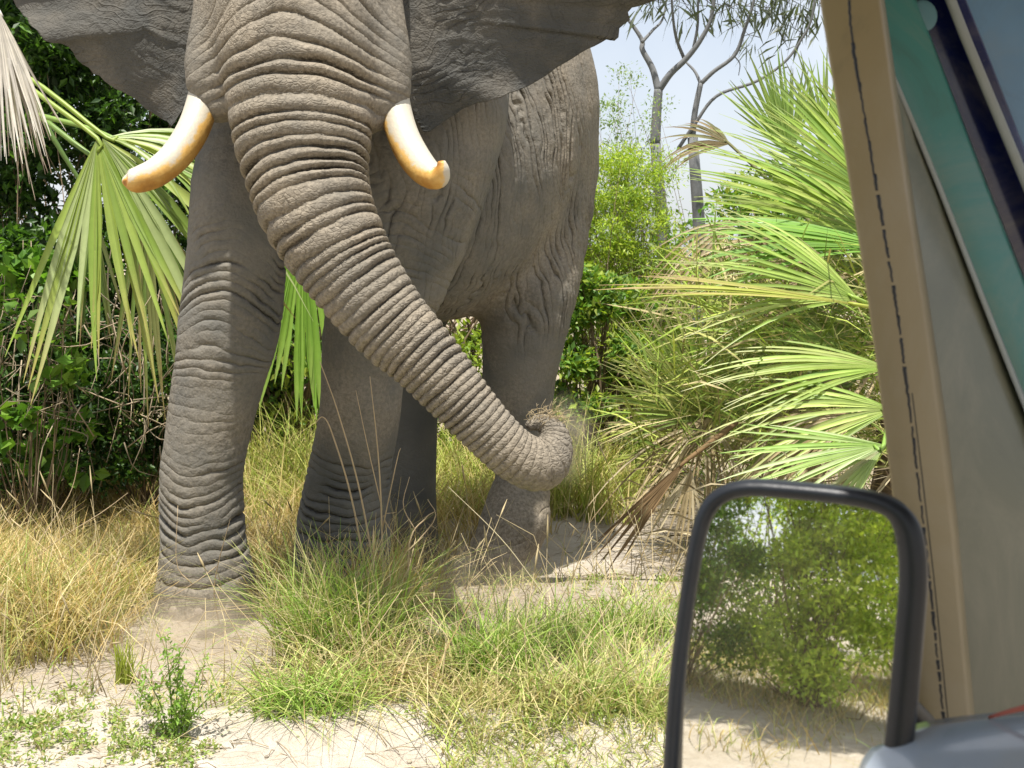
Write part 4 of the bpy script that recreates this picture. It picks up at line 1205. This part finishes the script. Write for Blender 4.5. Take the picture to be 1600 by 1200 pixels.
rp_.frond(PN(1415, 395, 6.8), (-1, -.05, .25), (.1, -.55, .85), 18, 1.4, .30, .20, [(.15, .30, .04), (.19, .34, .05)], width=.045, petiole=cb, seed=36, fuse=.55, side_short=.1)
rp_.frond(PN(1342, 468, 6.5), (-.85, -.05, .42), (.25, -.9, .4), 24, 1.15, .55, .25, YG, tip=(.40, .38, .2), width=.026, petiole=cb, seed=37, fuse=.25, side_short=.1)
rp_.frond(PN(1350, 478, 6.4), (-1, -.1, .18), (.1, -.6, .8), 9, 1.52, .07, .08, [(.34, .38, .07), (.38, .36, .10)], tip=(.34, .21, .12), width=.045, petiole=cb, seed=38, fuse=.5)
rp_.frond(PN(1390, 575, 6.3), (-1, -.1, .12), (.1, -.7, .7), 20, 1.15, .38, .22, RG + YG, tip=(.40, .40, .2), width=.018, petiole=cb, seed=39, fuse=.3)
rp_.frond(PN(1395, 640, 6.1), (-1, -.1, .05), (.1, -.8, .6), 18, 1.05, .5, .32, OG + YG, tip=(.40, .38, .2), width=.014, petiole=cb, seed=40, fuse=.25)
rp_.frond(PN(1381, 695, 5.7), (-1, -.1, -.05), (.0, -.75, .66), 16, .82, .36, .10, [(.22, .36, .07), (.30, .42, .12), (.34, .42, .2)], width=.020, petiole=cb, seed=41, fuse=.35, label='pale green fan leaf just above the mirror')
rp_.frond(PN(1380, 700, 5.75), (-.75, -.1, -.5), (.0, -.75, .5), 9, .5, .4, .15, [(.30, .40, .15), (.42, .42, .26)], width=.016, seed=42, fuse=.35)
for k, (px, py, dd, ax_, n_, L_, sp_, dr_, c_) in enumerate([
        (1400, 430, 7.6, (-.9, .2, .1), 16, 1.3, .6, .35, OG), (1360, 520, 7.4, (-.8, .1, -.1), 18, 1.2, .8, .4, OG + YG), (1300, 420, 7.9, (-.9, .1, .3), 16, 1.0, .7, .45, OG + DR),
        (1330, 600, 7.0, (-.8, 0, -.25), 18, 1.0, .9, .4, OG + DR), (1260, 520, 8.0, (-.7, .1, .2), 18, .9, 1.0, .5, OG), (1420, 300, 7.9, (-.5, 0, .85), 18, 1.2, .7, .2, RG)]):
    rp_.frond(PN(px, py, dd), ax_, (.1, -.8, .55), n_, L_, sp_, dr_, c_, tip=(.34, .29, .16), width=.016, petiole=cb, seed=60 + k, fuse=.25)
for k, (px, py, dd, ax_, L_) in enumerate([(1330, 430, 7.5, (-.9, 0, .1), .95), (1200, 380, 8.2, (-1, 0, -.1), .7), (1340, 650, 6.6, (-.9, -.1, -.2), .8), (1290, 690, 6.6, (-.7, -.1, -.6), .6), (1150, 345, 8.3, (-.9, 0, -.5), .8), (1250, 600, 7.2, (-.7, 0, -.6), .7)]):
    rp_.frond(PN(px, py, dd), ax_, (.1, -.8, .55), 18, L_, .55, .5, DR, tip=(.30, .22, .13), width=.013, petiole=cb, seed=80 + k, fuse=.25, mat='dry', part='dead_leaf')

sp = Palm('fan_palm', gbase(1100, 7.3), 'small dark green palm tuft with leaves raised up left of the big clump', 'palm', 'fan palms')
hub = PN(1108, 655, 7.2)
for k, (ax_, n_, L_, sp_, c_, dr_) in enumerate([((-.55, -.1, 1), 22, .95, .42, OG, .05), ((-.85, -.2, .7), 20, .85, .42, OG, .12), ((-.1, 0, 1), 16, .95, .4, OG + RG, .05), ((-1, -.2, .35), 16, .8, .35, OG + YG, .2),
                                          ((.35, 0, .9), 18, .9, .5, OG + YG, .15), ((.7, -.1, .6), 16, .8, .5, YG, .25), ((-.3, -.6, .8), 16, .7, .6, OG, .2)]):
    sp.frond(hub, ax_, (.2, -1, .3), n_, L_, sp_, dr_, c_, tip=(.36, .33, .18), width=.010, petiole=sp.base, seed=100 + k, fuse=.2)
for k, (ax_, L_) in enumerate([((-1, -.2, -.15), .85), ((-.8, -.3, -.6), .8), ((-.95, -.1, .05), .9), ((-.3, -.5, -.7), .6), ((-.6, -.2, -.35), .85), ((.2, -.5, -.4), .6)]):
    sp.frond(hub + np.array([0, -.03, -.02]), ax_, (.1, -.8, .6), 8, L_, .5, .42, DR, tip=(.22, .15, .09), width=.007, petiole=sp.base, jit=.3, seed=120 + k, fuse=.2, mat='dry', part='dead_leaf')
dp = Palm('dead_palm_frond', gbase(1075, 6.3), 'brown dead palm frond trailing to the ground left of the mirror', 'dead frond', None)
dp.frond(PN(1072, 720, 6.3), (-.75, -.15, -.75), (.1, -1, .3), 9, .78, .16, .02, [(.16, .105, .055), (.22, .15, .08)], tip=(.14, .09, .05), width=.008, mat='dry', seed=140, fuse=.4, petiole=PN(1150, 660, 6.6))
dp.frond(PN(1080, 735, 6.35), (-.25, -.15, -.85), (.1, -1, .3), 9, .5, .5, .05, DR, width=.007, mat='dry', seed=141, fuse=.3)

# loose pile of dead leaves and stalks under the palms
m = Mass(); g = np.random.default_rng(77)
for k in range(1000):
    d = g.uniform(5.6, 8.4); px = g.uniform(1000, 1500) + (d - 7) * 10
    if px < 1070 and d < 6.6: continue
    x = (px - 800) / F * d; z = gzs(x, d) + g.random() ** 2 * .55
    L = g.uniform(.15, .55); a = g.uniform(0, 6.28); e = g.normal() * .5
    dv = np.array([math.cos(a) * math.cos(e), math.sin(a) * math.cos(e), math.sin(e)]); w = np.cross(dv, g.normal(size=3)); w /= np.linalg.norm(w); wd = g.uniform(.002, .007)
    p = np.array([x, d, z]); b = np.array([0, 0, -.1]) * L
    m.add([p - w * wd * .5, p + w * wd * .5, p + dv * L * .5 + w * wd - b, p + dv * L * .5 - w * wd - b, p + dv * L], [(0, 1, 2, 3)], [(3, 2, 4)], np.array(DR[g.integers(3)]) * g.uniform(.45, 1.2))
for k in range(2600):
    d = g.uniform(6.6, 8.6); px = g.uniform(1010, 1480); py = g.uniform(420, 730)
    if px < 1080 and py < 560: continue
    p = PN(px, py, d); L = g.uniform(.25, .7)
    dv = np.array([g.normal() * .7 - .25, g.normal() * .3, g.uniform(-.2, 1)]); dv /= np.linalg.norm(dv); w = np.cross(dv, g.normal(size=3)); w /= np.linalg.norm(w); wd = g.uniform(.003, .008)
    b = np.array([0, 0, -.22]) * L * g.random()
    cc = np.array([(.26, .36, .07), (.36, .43, .10), (.42, .43, .16), (.46, .40, .22), (.17, .25, .05)][g.integers(5)]) * g.uniform(.6, 1.3)
    m.add([p - w * wd * .6, p + w * wd * .6, p + dv * L * .5 + w * wd - b * .3, p + dv * L * .5 - w * wd - b * .3, p + dv * L + b], [(0, 1, 2, 3)], [(3, 2, 4)], cc)
me = m.mesh('dead_leaf_litter', M['dry'])
tag(link('dead_leaf_litter', me), 'tangle of dead and green narrow leaves under the palm clump', 'leaf litter', kind='stuff')

# ------------------------------------------------------------------ grass (nobody could count it)
def field(name, label, n, region, h, mix, seed, lean=.5, curve=.6, wid=.0022, keep=None):
    g = np.random.default_rng(seed)
    px = g.uniform(region[0], region[1], n); d = np.sqrt(g.uniform(region[2] ** 2, region[3] ** 2, n))
    x = (px - 800) / F * d
    k = np.ones(n, bool)
    if keep is not None:
        k = g.random(n) < keep(x, d)
    # not under the elephant's feet
    for leg in FEET:
        c = CH[leg][0][-1]; k &= ((x - c[0]) ** 2 + (d - c[1]) ** 2) > (c[3] + .01) ** 2
    x, d = x[k], d[k]; m_ = len(x)
    p2 = np.stack([x, d, 0 * x], 1)
    cl = .75 + .5 * fnoise(p2, 2.2, 2, seed)
    pos = np.stack([x, d, gz(x, d) - .01], 1)
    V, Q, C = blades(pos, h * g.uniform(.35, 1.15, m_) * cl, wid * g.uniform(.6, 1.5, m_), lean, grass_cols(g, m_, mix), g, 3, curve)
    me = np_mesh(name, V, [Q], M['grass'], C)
    return tag(link(name, me), label, 'grass', kind='stuff')
BARE = lambda x, y: np.clip(1 - 1.15 * np.exp(-(((x + 1.25) / .55) ** 2 + ((y - 4.62) / .38) ** 2)) - 1.2 * np.exp(-(((x - .62) / .42) ** 2 + ((y - 7.3) / 1.5) ** 2)) - 1.0 * np.exp(-(((x - .42) / .30) ** 2 + ((y - 5.0) / .45) ** 2)), .02, 1) \
    * np.clip(.5 + 1.3 * fnoise(np.stack([x, y, 0 * x], 1), 2.4, 2, 61), 0, 1)
STR = [(5, (.48, .37, .17)), (3, (.38, .27, .11)), (3, (.56, .47, .27)), (2, (.36, .36, .11))]
MIX = [(4, (.48, .40, .22)), (2, (.30, .35, .10)), (3, (.38, .39, .14)), (1, (.22, .32, .07))]
GMX = [(3, (.26, .36, .07)), (2, (.36, .42, .12))]
field('dry_grass', 'dry golden grass behind and left of the elephant legs', 24000, (-120, 960, 5.7, 9.0), .52, STR, 201, lean=.45, keep=lambda x, y: BARE(x, y) * (1 - sstep(-.42, -.25, x) * sstep(7.6, 7.0, y)))
field('dry_grass', 'thick straw grass at the left edge before the thicket', 13000, (-150, 258, 4.75, 7.6), .42, STR + [(2, (.26, .32, .08))], 202, lean=.5, keep=lambda x, y: np.clip(.75 + .8 * fnoise(np.stack([x, y, 0 * x], 1), 2.0, 2, 62), 0, 1) * (1 - sstep(-1.75, -1.5, x) * sstep(5.6, 5.2, y)))
field('verge_grass', 'short mixed green and straw grass on the verge before the elephant', 11000, (-100, 1500, 4.0, 5.9), .17, MIX, 203, lean=.6, keep=BARE, wid=.0019)
field('track_grass', 'wispy grass on the track edge between the sand bank and the mirror', 2600, (690, 1080, 3.45, 4.3), .17, MIX + GMX, 208, lean=.7, wid=.0017, keep=lambda x, y: np.clip(.6 + fnoise(np.stack([x, y, 0 * x], 1), 3.0, 2, 66), 0, 1))
field('path_grass', 'sparse tufts of grass beside the sandy path on the right', 3500, (880, 1500, 4.1, 7.2), .20, MIX, 204, lean=.6, keep=lambda x, y: .7 * BARE(x, y))
field('under_belly_grass', 'tall yellow-green grass behind the elephant seen between its legs', 5000, (380, 1000, 7.9, 9.6), .80, [(3, (.40, .42, .12)), (2, (.30, .38, .08)), (2, (.5, .42, .2))], 207, wid=.004, lean=.35)
field('back_grass', 'grass and ground cover at the foot of the far bushes', 9000, (-250, 1700, 8.6, 14), .45, [(3, (.30, .30, .10)), (3, (.18, .26, .06)), (2, (.36, .30, .15))], 205, wid=.006)
field('rear_grass', 'grass behind the vehicle seen only in its mirror', 0 + 10, (880, 900, 4.1, 4.2), .1, MIX, 206) if False else None

# tussocks that stand out one by one
GM = [(4, (.19, .32, .055)), (3, (.29, .40, .09)), (3, (.40, .43, .17)), (2, (.48, .42, .24))]
GY_ = [(2, (.30, .36, .10)), (3, (.44, .42, .18)), (4, (.52, .44, .25))]
tussock('tall green and straw grass tuft in the centre under the curled trunk', 535, 1050, 4.6, 900, .52, .20, GM + [(2, (.46, .40, .24))], 301, lean=.40, curve=.5)
tussock('dense brown-rooted grass tuft leaning out just below the tall centre tuft', 600, 1090, 4.25, 558, .36, .28, GY_ + [(2, (.34, .24, .13))], 302, lean=.8, curve=.8)
tussock('low spreading green tuft on the edge of the pale sand bank', 490, 1110, 3.98, 434, .24, .16, GM, 303, lean=.8, curve=.7)
tussock('bright green grass tuft right of the tall centre tuft', 770, 1060, 4.3, 496, .34, .13, [(3, (.20, .33, .06)), (3, (.28, .38, .09)), (2, (.46, .42, .22))], 304, lean=.45)
tussock('feathery green tuft under the lifted hind foot', 890, 990, 4.75, 620, .20, .24, GM, 305, lean=.5)
tussock('low green and yellow tuft left of the mirror bottom', 960, 1130, 4.05, 558, .30, .24, GY_ + GM, 306, lean=.55)
tussock('small bright tuft by the path edge left of the mirror', 1000, 990, 4.9, 310, .22, .16, GM, 307, lean=.5)
tussock('straw-coloured tuft in the lower left before the dusty patch', 60, 1010, 4.7, 558, .42, .26, GY_ + STR, 308, lean=.5)
tussock('green tuft at the left frame edge', 0, 960, 4.95, 434, .42, .15, GM + GY_, 309, lean=.4)
tussock('dry tuft right beside the elephant front foot', 455, 960, 5.15, 279, .30, .14, STR + GY_, 310, lean=.6)
tussock('thin greyish tuft at the bottom between sand bank and mirror', 800, 1140, 3.95, 434, .22, .26, GY_, 311, lean=.7)
tussock('tiny yellow-green tuft alone on the dusty bare patch', 195, 1075, 4.35, 74, .20, .03, [(1, (.34, .40, .07))], 312, lean=.15, curve=.2)
tussock('straw tuft tall before the middle legs', 600, 900, 5.2, 330, .38, .20, STR, 313, lean=.35)

# loose broken straws and seed heads standing and lying in the verge
m = Mass(); g = np.random.default_rng(96)
for k in range(420):
    d = g.uniform(4.0, 6.4); px = g.uniform(-60, 1060); x = (px - 800) / F * d
    if np.exp(-(((x + 1.3) / .45) ** 2 + ((d - 4.7) / .4) ** 2)) > .45: continue
    z = gzs(x, d); L = g.uniform(.15, .5); lean = g.uniform(.1, 1.2); a = g.uniform(0, 6.28)
    dv = np.array([math.cos(a) * lean, math.sin(a) * lean * .6, 1]); dv /= np.linalg.norm(dv)
    p = np.array([x, d, z - .01]); kink = p + dv * L * g.uniform(.4, .8); e = kink + (dv + g.normal(size=3) * .6) * L * .35
    c_ = np.array((.52, .43, .26)) * g.uniform(.55, 1.15)
    m.tube([p, (p + kink) / 2, kink, e], [.0022, .002, .0017, .0008], c_, 4)
    if k % 4 == 0: m.tube([e, e + (e - kink) * .25, e + (e - kink) * .5], [.001, .0045, .001], c_ * .9, 4)
tag(link('broken_straws', m.mesh('broken_straws', M['dry'])), 'broken straws and seed heads scattered through the verge', 'straw', kind='stuff')

# leafy seedling on the sand
def seedling():
    b = np.array(gbase(272, 3.80)); o = empty('seedling', tuple(b), 'small feathery green seedling with upright stems on the pale sand', 'seedling')
    g = np.random.default_rng(5)
    m = Mass(); lf = []
    tips = [(-.035, .02, .33), (.02, 0, .30), (.095, .03, .24), (-.09, -.02, .22), (.05, -.04, .17), (-.13, .03, .15), (.14, -.02, .16), (.0, .05, .21)]
    for tx, ty, tz in tips:
        path = catmull(np.array([b + np.array([tx * .15, ty * .2, -.02]), b + np.array([tx * .45, ty * .5, tz * .5]), b + np.array([tx, ty, tz])]), 9)
        m.tube(path, np.linspace(.0032, .0012, 9), (.12, .15, .05), 5)
        for k in range(2, 9): lf.append(path[k])
    me = m.mesh('stems', M['bark']); local(me, b); link('stem', me, o)
    V, T, C = leaf_cloud(lf, np.full((len(lf), 3), .035), 900, .022, [(.20, .34, .06), (.28, .40, .09), (.16, .28, .04)], 9, .4)
    m = Mass(); m.add(V, None, T, C); me = m.mesh('leaves', M['leaf'], False); local(me, b); link('foliage', me, o)
seedling()

# thin dry stalks standing before the elephant
def stalk(label, pts, d, r0=.0045, forks=(), col=(.46, .36, .24)):
    q = np.array([PN(x, y, d) for x, y in pts]); q[0, 2] = gzs(q[0, 0], q[0, 1]) - .01
    b = q[0].copy(); m = Mass()
    pa = catmull(q, 6 * len(q)); m.tube(pa, np.linspace(r0, r0 * .35, len(pa)), col, 5)
    for fk in forks:
        q2 = catmull(np.array([PN(x, y, d) for x, y in fk]), 8); m.tube(q2, np.linspace(r0 * .6, r0 * .25, 8), col, 5)
    me = m.mesh('dry_stalk', M['dry']); local(me, b)
    tag(link('dry_stalk', me, None, tuple(b)), label, 'dry stalk', 'dry stalks before the elephant')
stalk('thin straw stalk reaching highest before the middle front leg', [(600, 1000), (565, 780), (530, 650), (500, 565)], 5.0, .005)
stalk('arched straw stalk bending left across the middle front leg', [(585, 1000), (552, 790), (520, 680), (505, 652), (492, 662)], 5.05, .005)
stalk('upright straw stalk before the brown middle leg', [(600, 1000), (596, 800), (590, 700), (578, 588)], 5.0, .005, [[(596, 790), (575, 700), (556, 610)], [(597, 830), (620, 720), (626, 700)]])
stalk('branching pale twig below the far hind leg', [(640, 980), (640, 850), (665, 810), (678, 800)], 5.0, .005, [[(650, 830), (630, 790), (640, 745)], [(640, 860), (680, 810), (668, 780)], [(640, 870), (600, 810), (620, 800)]])
stalk('forked pale twig before the left front foot', [(345, 1010), (335, 930), (340, 885), (360, 810)], 4.95, .0045, [[(338, 885), (305, 910), (255, 940)], [(340, 895), (345, 920), (332, 960), (335, 975)], [(300, 912), (276, 880), (278, 790)]])
stalk('long slanting straw stalk before the hind foot', [(905, 1030), (880, 970), (790, 850), (700, 760)], 5.0, .0045, col=(.5, .44, .3))
stalk('bent straw stalk in the dry grass at the left', [(40, 900), (60, 850), (110, 770), (125, 700)], 5.6, .0045)
stalk('crossing straw stalk in the left dry grass', [(20, 880), (70, 860), (160, 800), (200, 770)], 5.5, .004)
stalk('lone curved straw stalk right of the tall centre tuft', [(705, 1080), (690, 1000), (675, 930), (640, 880)], 4.5, .004)

# thin bare twigs tangled in the dark thicket
m = Mass(); g = np.random.default_rng(91)
for k in range(150):
    px, py, d = g.uniform(-20, 270), g.uniform(480, 700), g.uniform(6.9, 7.9)
    p = PN(px, py, d); dv = g.normal(size=3) * np.array([.25, .15, .35]); pa = catmull(np.array([p, p + dv * .5 + g.normal(size=3) * .05, p + dv]), 6)
    m.tube(pa, np.linspace(.0045, .002, 6), np.array((.40, .33, .24)) * g.uniform(.5, 1.2), 4)
me = m.mesh('twig_tangle', M['dry'])
tag(link('twig_tangle', me), 'tangle of thin bare twigs at the foot of the dark thicket', 'twigs', kind='stuff')

# pebbles, clods and bits of straw on the sand
m = Mass(); g = np.random.default_rng(92)
for k in range(1300):
    d = g.uniform(3.5, 5.6) if k < 1000 else g.uniform(6, 9); px = g.uniform(-50, 1100) if k < 1000 else g.uniform(880, 1010)
    x = (px - 800) / F * d; z = gzs(x, d) if k % 3 == 0 else 0
    if k % 3 == 0:
        s_ = g.uniform(.003, .012) * g.random(); V, q = blob((x, d, z + s_ * .3), (s_ * g.uniform(.8, 1.4), s_, s_ * .6), 6, 4)
        m.add(V, q, None, np.array((.40, .35, .28)) * g.uniform(.6, 1.1))
    else:
        z = gzs(x, d) + .006; a = g.uniform(0, 6.28); L = g.uniform(.03, .16); dv = np.array([math.cos(a), math.sin(a), g.normal() * .12])
        p = np.array([x, d, z]); m.tube([p, p + dv * L * .5 + np.array([0, 0, .01]), p + dv * L], [.0016, .0014, .0008], np.array((.36, .28, .17)) * g.uniform(.4, 1.2), 3)
me = m.mesh('ground_debris', M['dry'])
tag(link('ground_debris', me), 'scattered clods and bits of straw on the sand', 'debris', kind='stuff')

# creeping weeds flat on the ground
g = np.random.default_rng(93); cs, ss, wt_ = [], [], []
for (px, py, rx, n_) in [(60, 1150, 90, 26), (210, 1165, 90, 26), (270, 1180, 60, 14), (120, 1100, 70, 10), (420, 1120, 60, 14), (980, 1100, 90, 26), (900, 1040, 80, 20), (1010, 1010, 50, 16), (860, 1150, 90, 20), (700, 1150, 60, 10), (960, 940, 60, 14), (1040, 900, 40, 10), (20, 1180, 60, 16)]:
    for k in range(n_):
        qx, qy = px + g.normal() * rx * .5, py + g.normal() * 22
        d = F * HC / max(300, qy - HOR); x = (qx - 800) / F * d
        cs.append([x, d, gzs(x, d) + .015]); ss.append([.05, .05, .02])
V, T, C = leaf_cloud(cs, ss, 6500, .020, [(.26, .36, .08), (.34, .40, .14), (.18, .28, .05), (.42, .38, .2)], 94, .45)
m = Mass(); m.add(V, None, T, C)
tag(link('creeping_weeds', m.mesh('creeping_weeds', M['leaf'], False)), 'low creeping green weeds in patches on the sand', 'weeds', kind='stuff')

# wisp of dry grass held in the curled trunk tip
g = np.random.default_rng(95); m = Mass(); b = PN(850, 655, 4.40)
for k in range(70):
    p = b + g.normal(size=3) * np.array([.035, .02, .012]); dv = np.array([g.normal() * .7 + .25, g.normal() * .4, abs(g.normal()) * .7 + .15]); dv /= np.linalg.norm(dv); L = g.uniform(.03, .10)
    m.tube([p, p + dv * L * .6, p + dv * L + np.array([.01, 0, -.012])], [.0012, .001, .0006], np.array((.56, .46, .30)) * g.uniform(.6, 1.2), 3)
me = m.mesh('grass_wisp', M['dry']); local(me, b)
tag(link('grass_wisp', me, None, tuple(b)), 'wisp of dry grass held in the curled trunk tip', 'grass wisp')

# ------------------------------------------------------------------ behind the vehicle: what the side mirror shows
def along(dist, side=0.0):
    p = MC + r_out * dist; s_ = np.array([r_out[1], -r_out[0], 0]); s_ /= np.linalg.norm(s_)
    p = p + s_ * side
    return (p[0], p[1], gzs(p[0], p[1]))
RGp = 'bushes behind the vehicle'
shrub('rear_bush', 'bright green bush in the middle of the mirror reflection', along(5.6, -0.1), 3.3, 2.3, 1.2, 34000, .07, [(.38, .50, .06), (.46, .54, .09), (.30, .42, .05)], 401, stem_r=.008, group=RGp, clumps=80, low=.05, shape=.5)
shrub('rear_bush', 'darker green bush at the left of the mirror reflection', along(5.9, 1.3), 3.4, 2.4, 1.6, 26000, .07, [(.16, .28, .05), (.10, .20, .04), (.22, .34, .06)], 402, stem_r=.008, group=RGp, clumps=70, low=.05, shape=.5, twigcol=(.3, .24, .17))
shrub('rear_bush', 'green bush at the right of the mirror reflection', along(7.2, -1.4), 2.5, 2.2, 1.4, 14000, .08, LG, 403, stem_r=.008, group=RGp, clumps=36)
shrub('rear_bush', 'far pale bush behind the others in the mirror reflection', along(11, .6), 4.0, 5.0, 2.0, 6000, .12, BG, 404, group=RGp, clumps=40)
gq_ = np.random.default_rng(405); n_ = 14000
sd2 = np.array([r_out[1], -r_out[0]]); sd2 /= np.linalg.norm(sd2); ro2 = r_out[:2] / np.linalg.norm(r_out[:2])
u_ = gq_.uniform(3.2, 9, n_); s_ = gq_.uniform(-2.6, 2.6, n_)
xy = MC[:2] + u_[:, None] * ro2 + s_[:, None] * sd2
kk = gq_.random(n_) < np.clip(.15 + .9 * sstep(4.6, 6.2, u_) + .6 * fnoise(np.stack([xy[:, 0], xy[:, 1], 0 * u_], 1), 1.5, 2, 7), 0, 1)
xy = xy[kk]; pos = np.stack([xy[:, 0], xy[:, 1], gz(xy[:, 0], xy[:, 1]) - .01], 1)
V, Q, C = blades(pos, .28 * gq_.uniform(.4, 1.2, len(pos)), .004 * gq_.uniform(.6, 1.4, len(pos)), .5, grass_cols(gq_, len(pos), MIX + STR), gq_, 3, .6)
tag(link('rear_grass', np_mesh('rear_grass', V, [Q], M['grass'], C)), 'sparse grass on the sand behind the vehicle, seen in its mirror', 'grass', kind='stuff')

# ------------------------------------------------------------------ dust kicked up round the feet and at the trunk tip
def dust(label, c, rad, dens, seed, col=(.86, .77, .64)):
    V, q = blob((0, 0, 0), (1, 1, 1), 24, 14)
    mt = bpy.data.materials.new('dust'); mt.use_nodes = True
    nt = mt.node_tree; nt.nodes.remove(nt.nodes['Principled BSDF'])
    vol = nt.nodes.new('ShaderNodeVolumePrincipled'); vol.inputs['Color'].default_value = (*col, 1); vol.inputs['Anisotropy'].default_value = .3
    tc = nt.nodes.new('ShaderNodeTexCoord'); nz = nt.nodes.new('ShaderNodeTexNoise'); nz.inputs['Scale'].default_value = 2.0; nz.inputs['Detail'].default_value = 3
    mp_ = nt.nodes.new('ShaderNodeMapping'); mp_.inputs['Location'].default_value = (seed * 3.1, seed, 0)
    nt.links.new(tc.outputs['Object'], mp_.inputs['Vector']); nt.links.new(mp_.outputs[0], nz.inputs['Vector'])
    ln = nt.nodes.new('ShaderNodeVectorMath'); ln.operation = 'LENGTH'; nt.links.new(tc.outputs['Object'], ln.inputs[0])
    fo = nt.nodes.new('ShaderNodeMapRange'); fo.interpolation_type = 'SMOOTHSTEP'
    fo.inputs[1].default_value = 1.0; fo.inputs[2].default_value = .1; fo.inputs[3].default_value = 0; fo.inputs[4].default_value = 1
    nt.links.new(ln.outputs['Value'], fo.inputs[0])
    nr_ = nt.nodes.new('ShaderNodeMapRange'); nr_.inputs[1].default_value = .35; nr_.inputs[2].default_value = .7; nt.links.new(nz.outputs['Fac'], nr_.inputs[0])
    m1 = nt.nodes.new('ShaderNodeMath'); m1.operation = 'MULTIPLY'; nt.links.new(fo.outputs[0], m1.inputs[0]); nt.links.new(nr_.outputs[0], m1.inputs[1])
    m2 = nt.nodes.new('ShaderNodeMath'); m2.operation = 'MULTIPLY'; nt.links.new(m1.outputs[0], m2.inputs[0]); m2.inputs[1].default_value = dens
    nt.links.new(m2.outputs[0], vol.inputs['Density']); nt.links.new(vol.outputs[0], nt.nodes['Material Output'].inputs['Volume'])
    o = link('dust_cloud', np_mesh('dust_cloud', V, [q], mt), None, tuple(c)); o.scale = rad
    tag(o, label, 'dust', kind='stuff')
dust('pale dust cloud round the left front foot', PN(300, 1005, 4.7), (.68, .32, .26), 5.0, 1)
dust('pale dust cloud drifting below the trunk tip', PN(745, 925, 5.2), (.48, .34, .26), 1.9, 2)
dust('small dust puff at the curled trunk tip', PN(885, 685, 4.55), (.15, .14, .22), 6.0, 3)
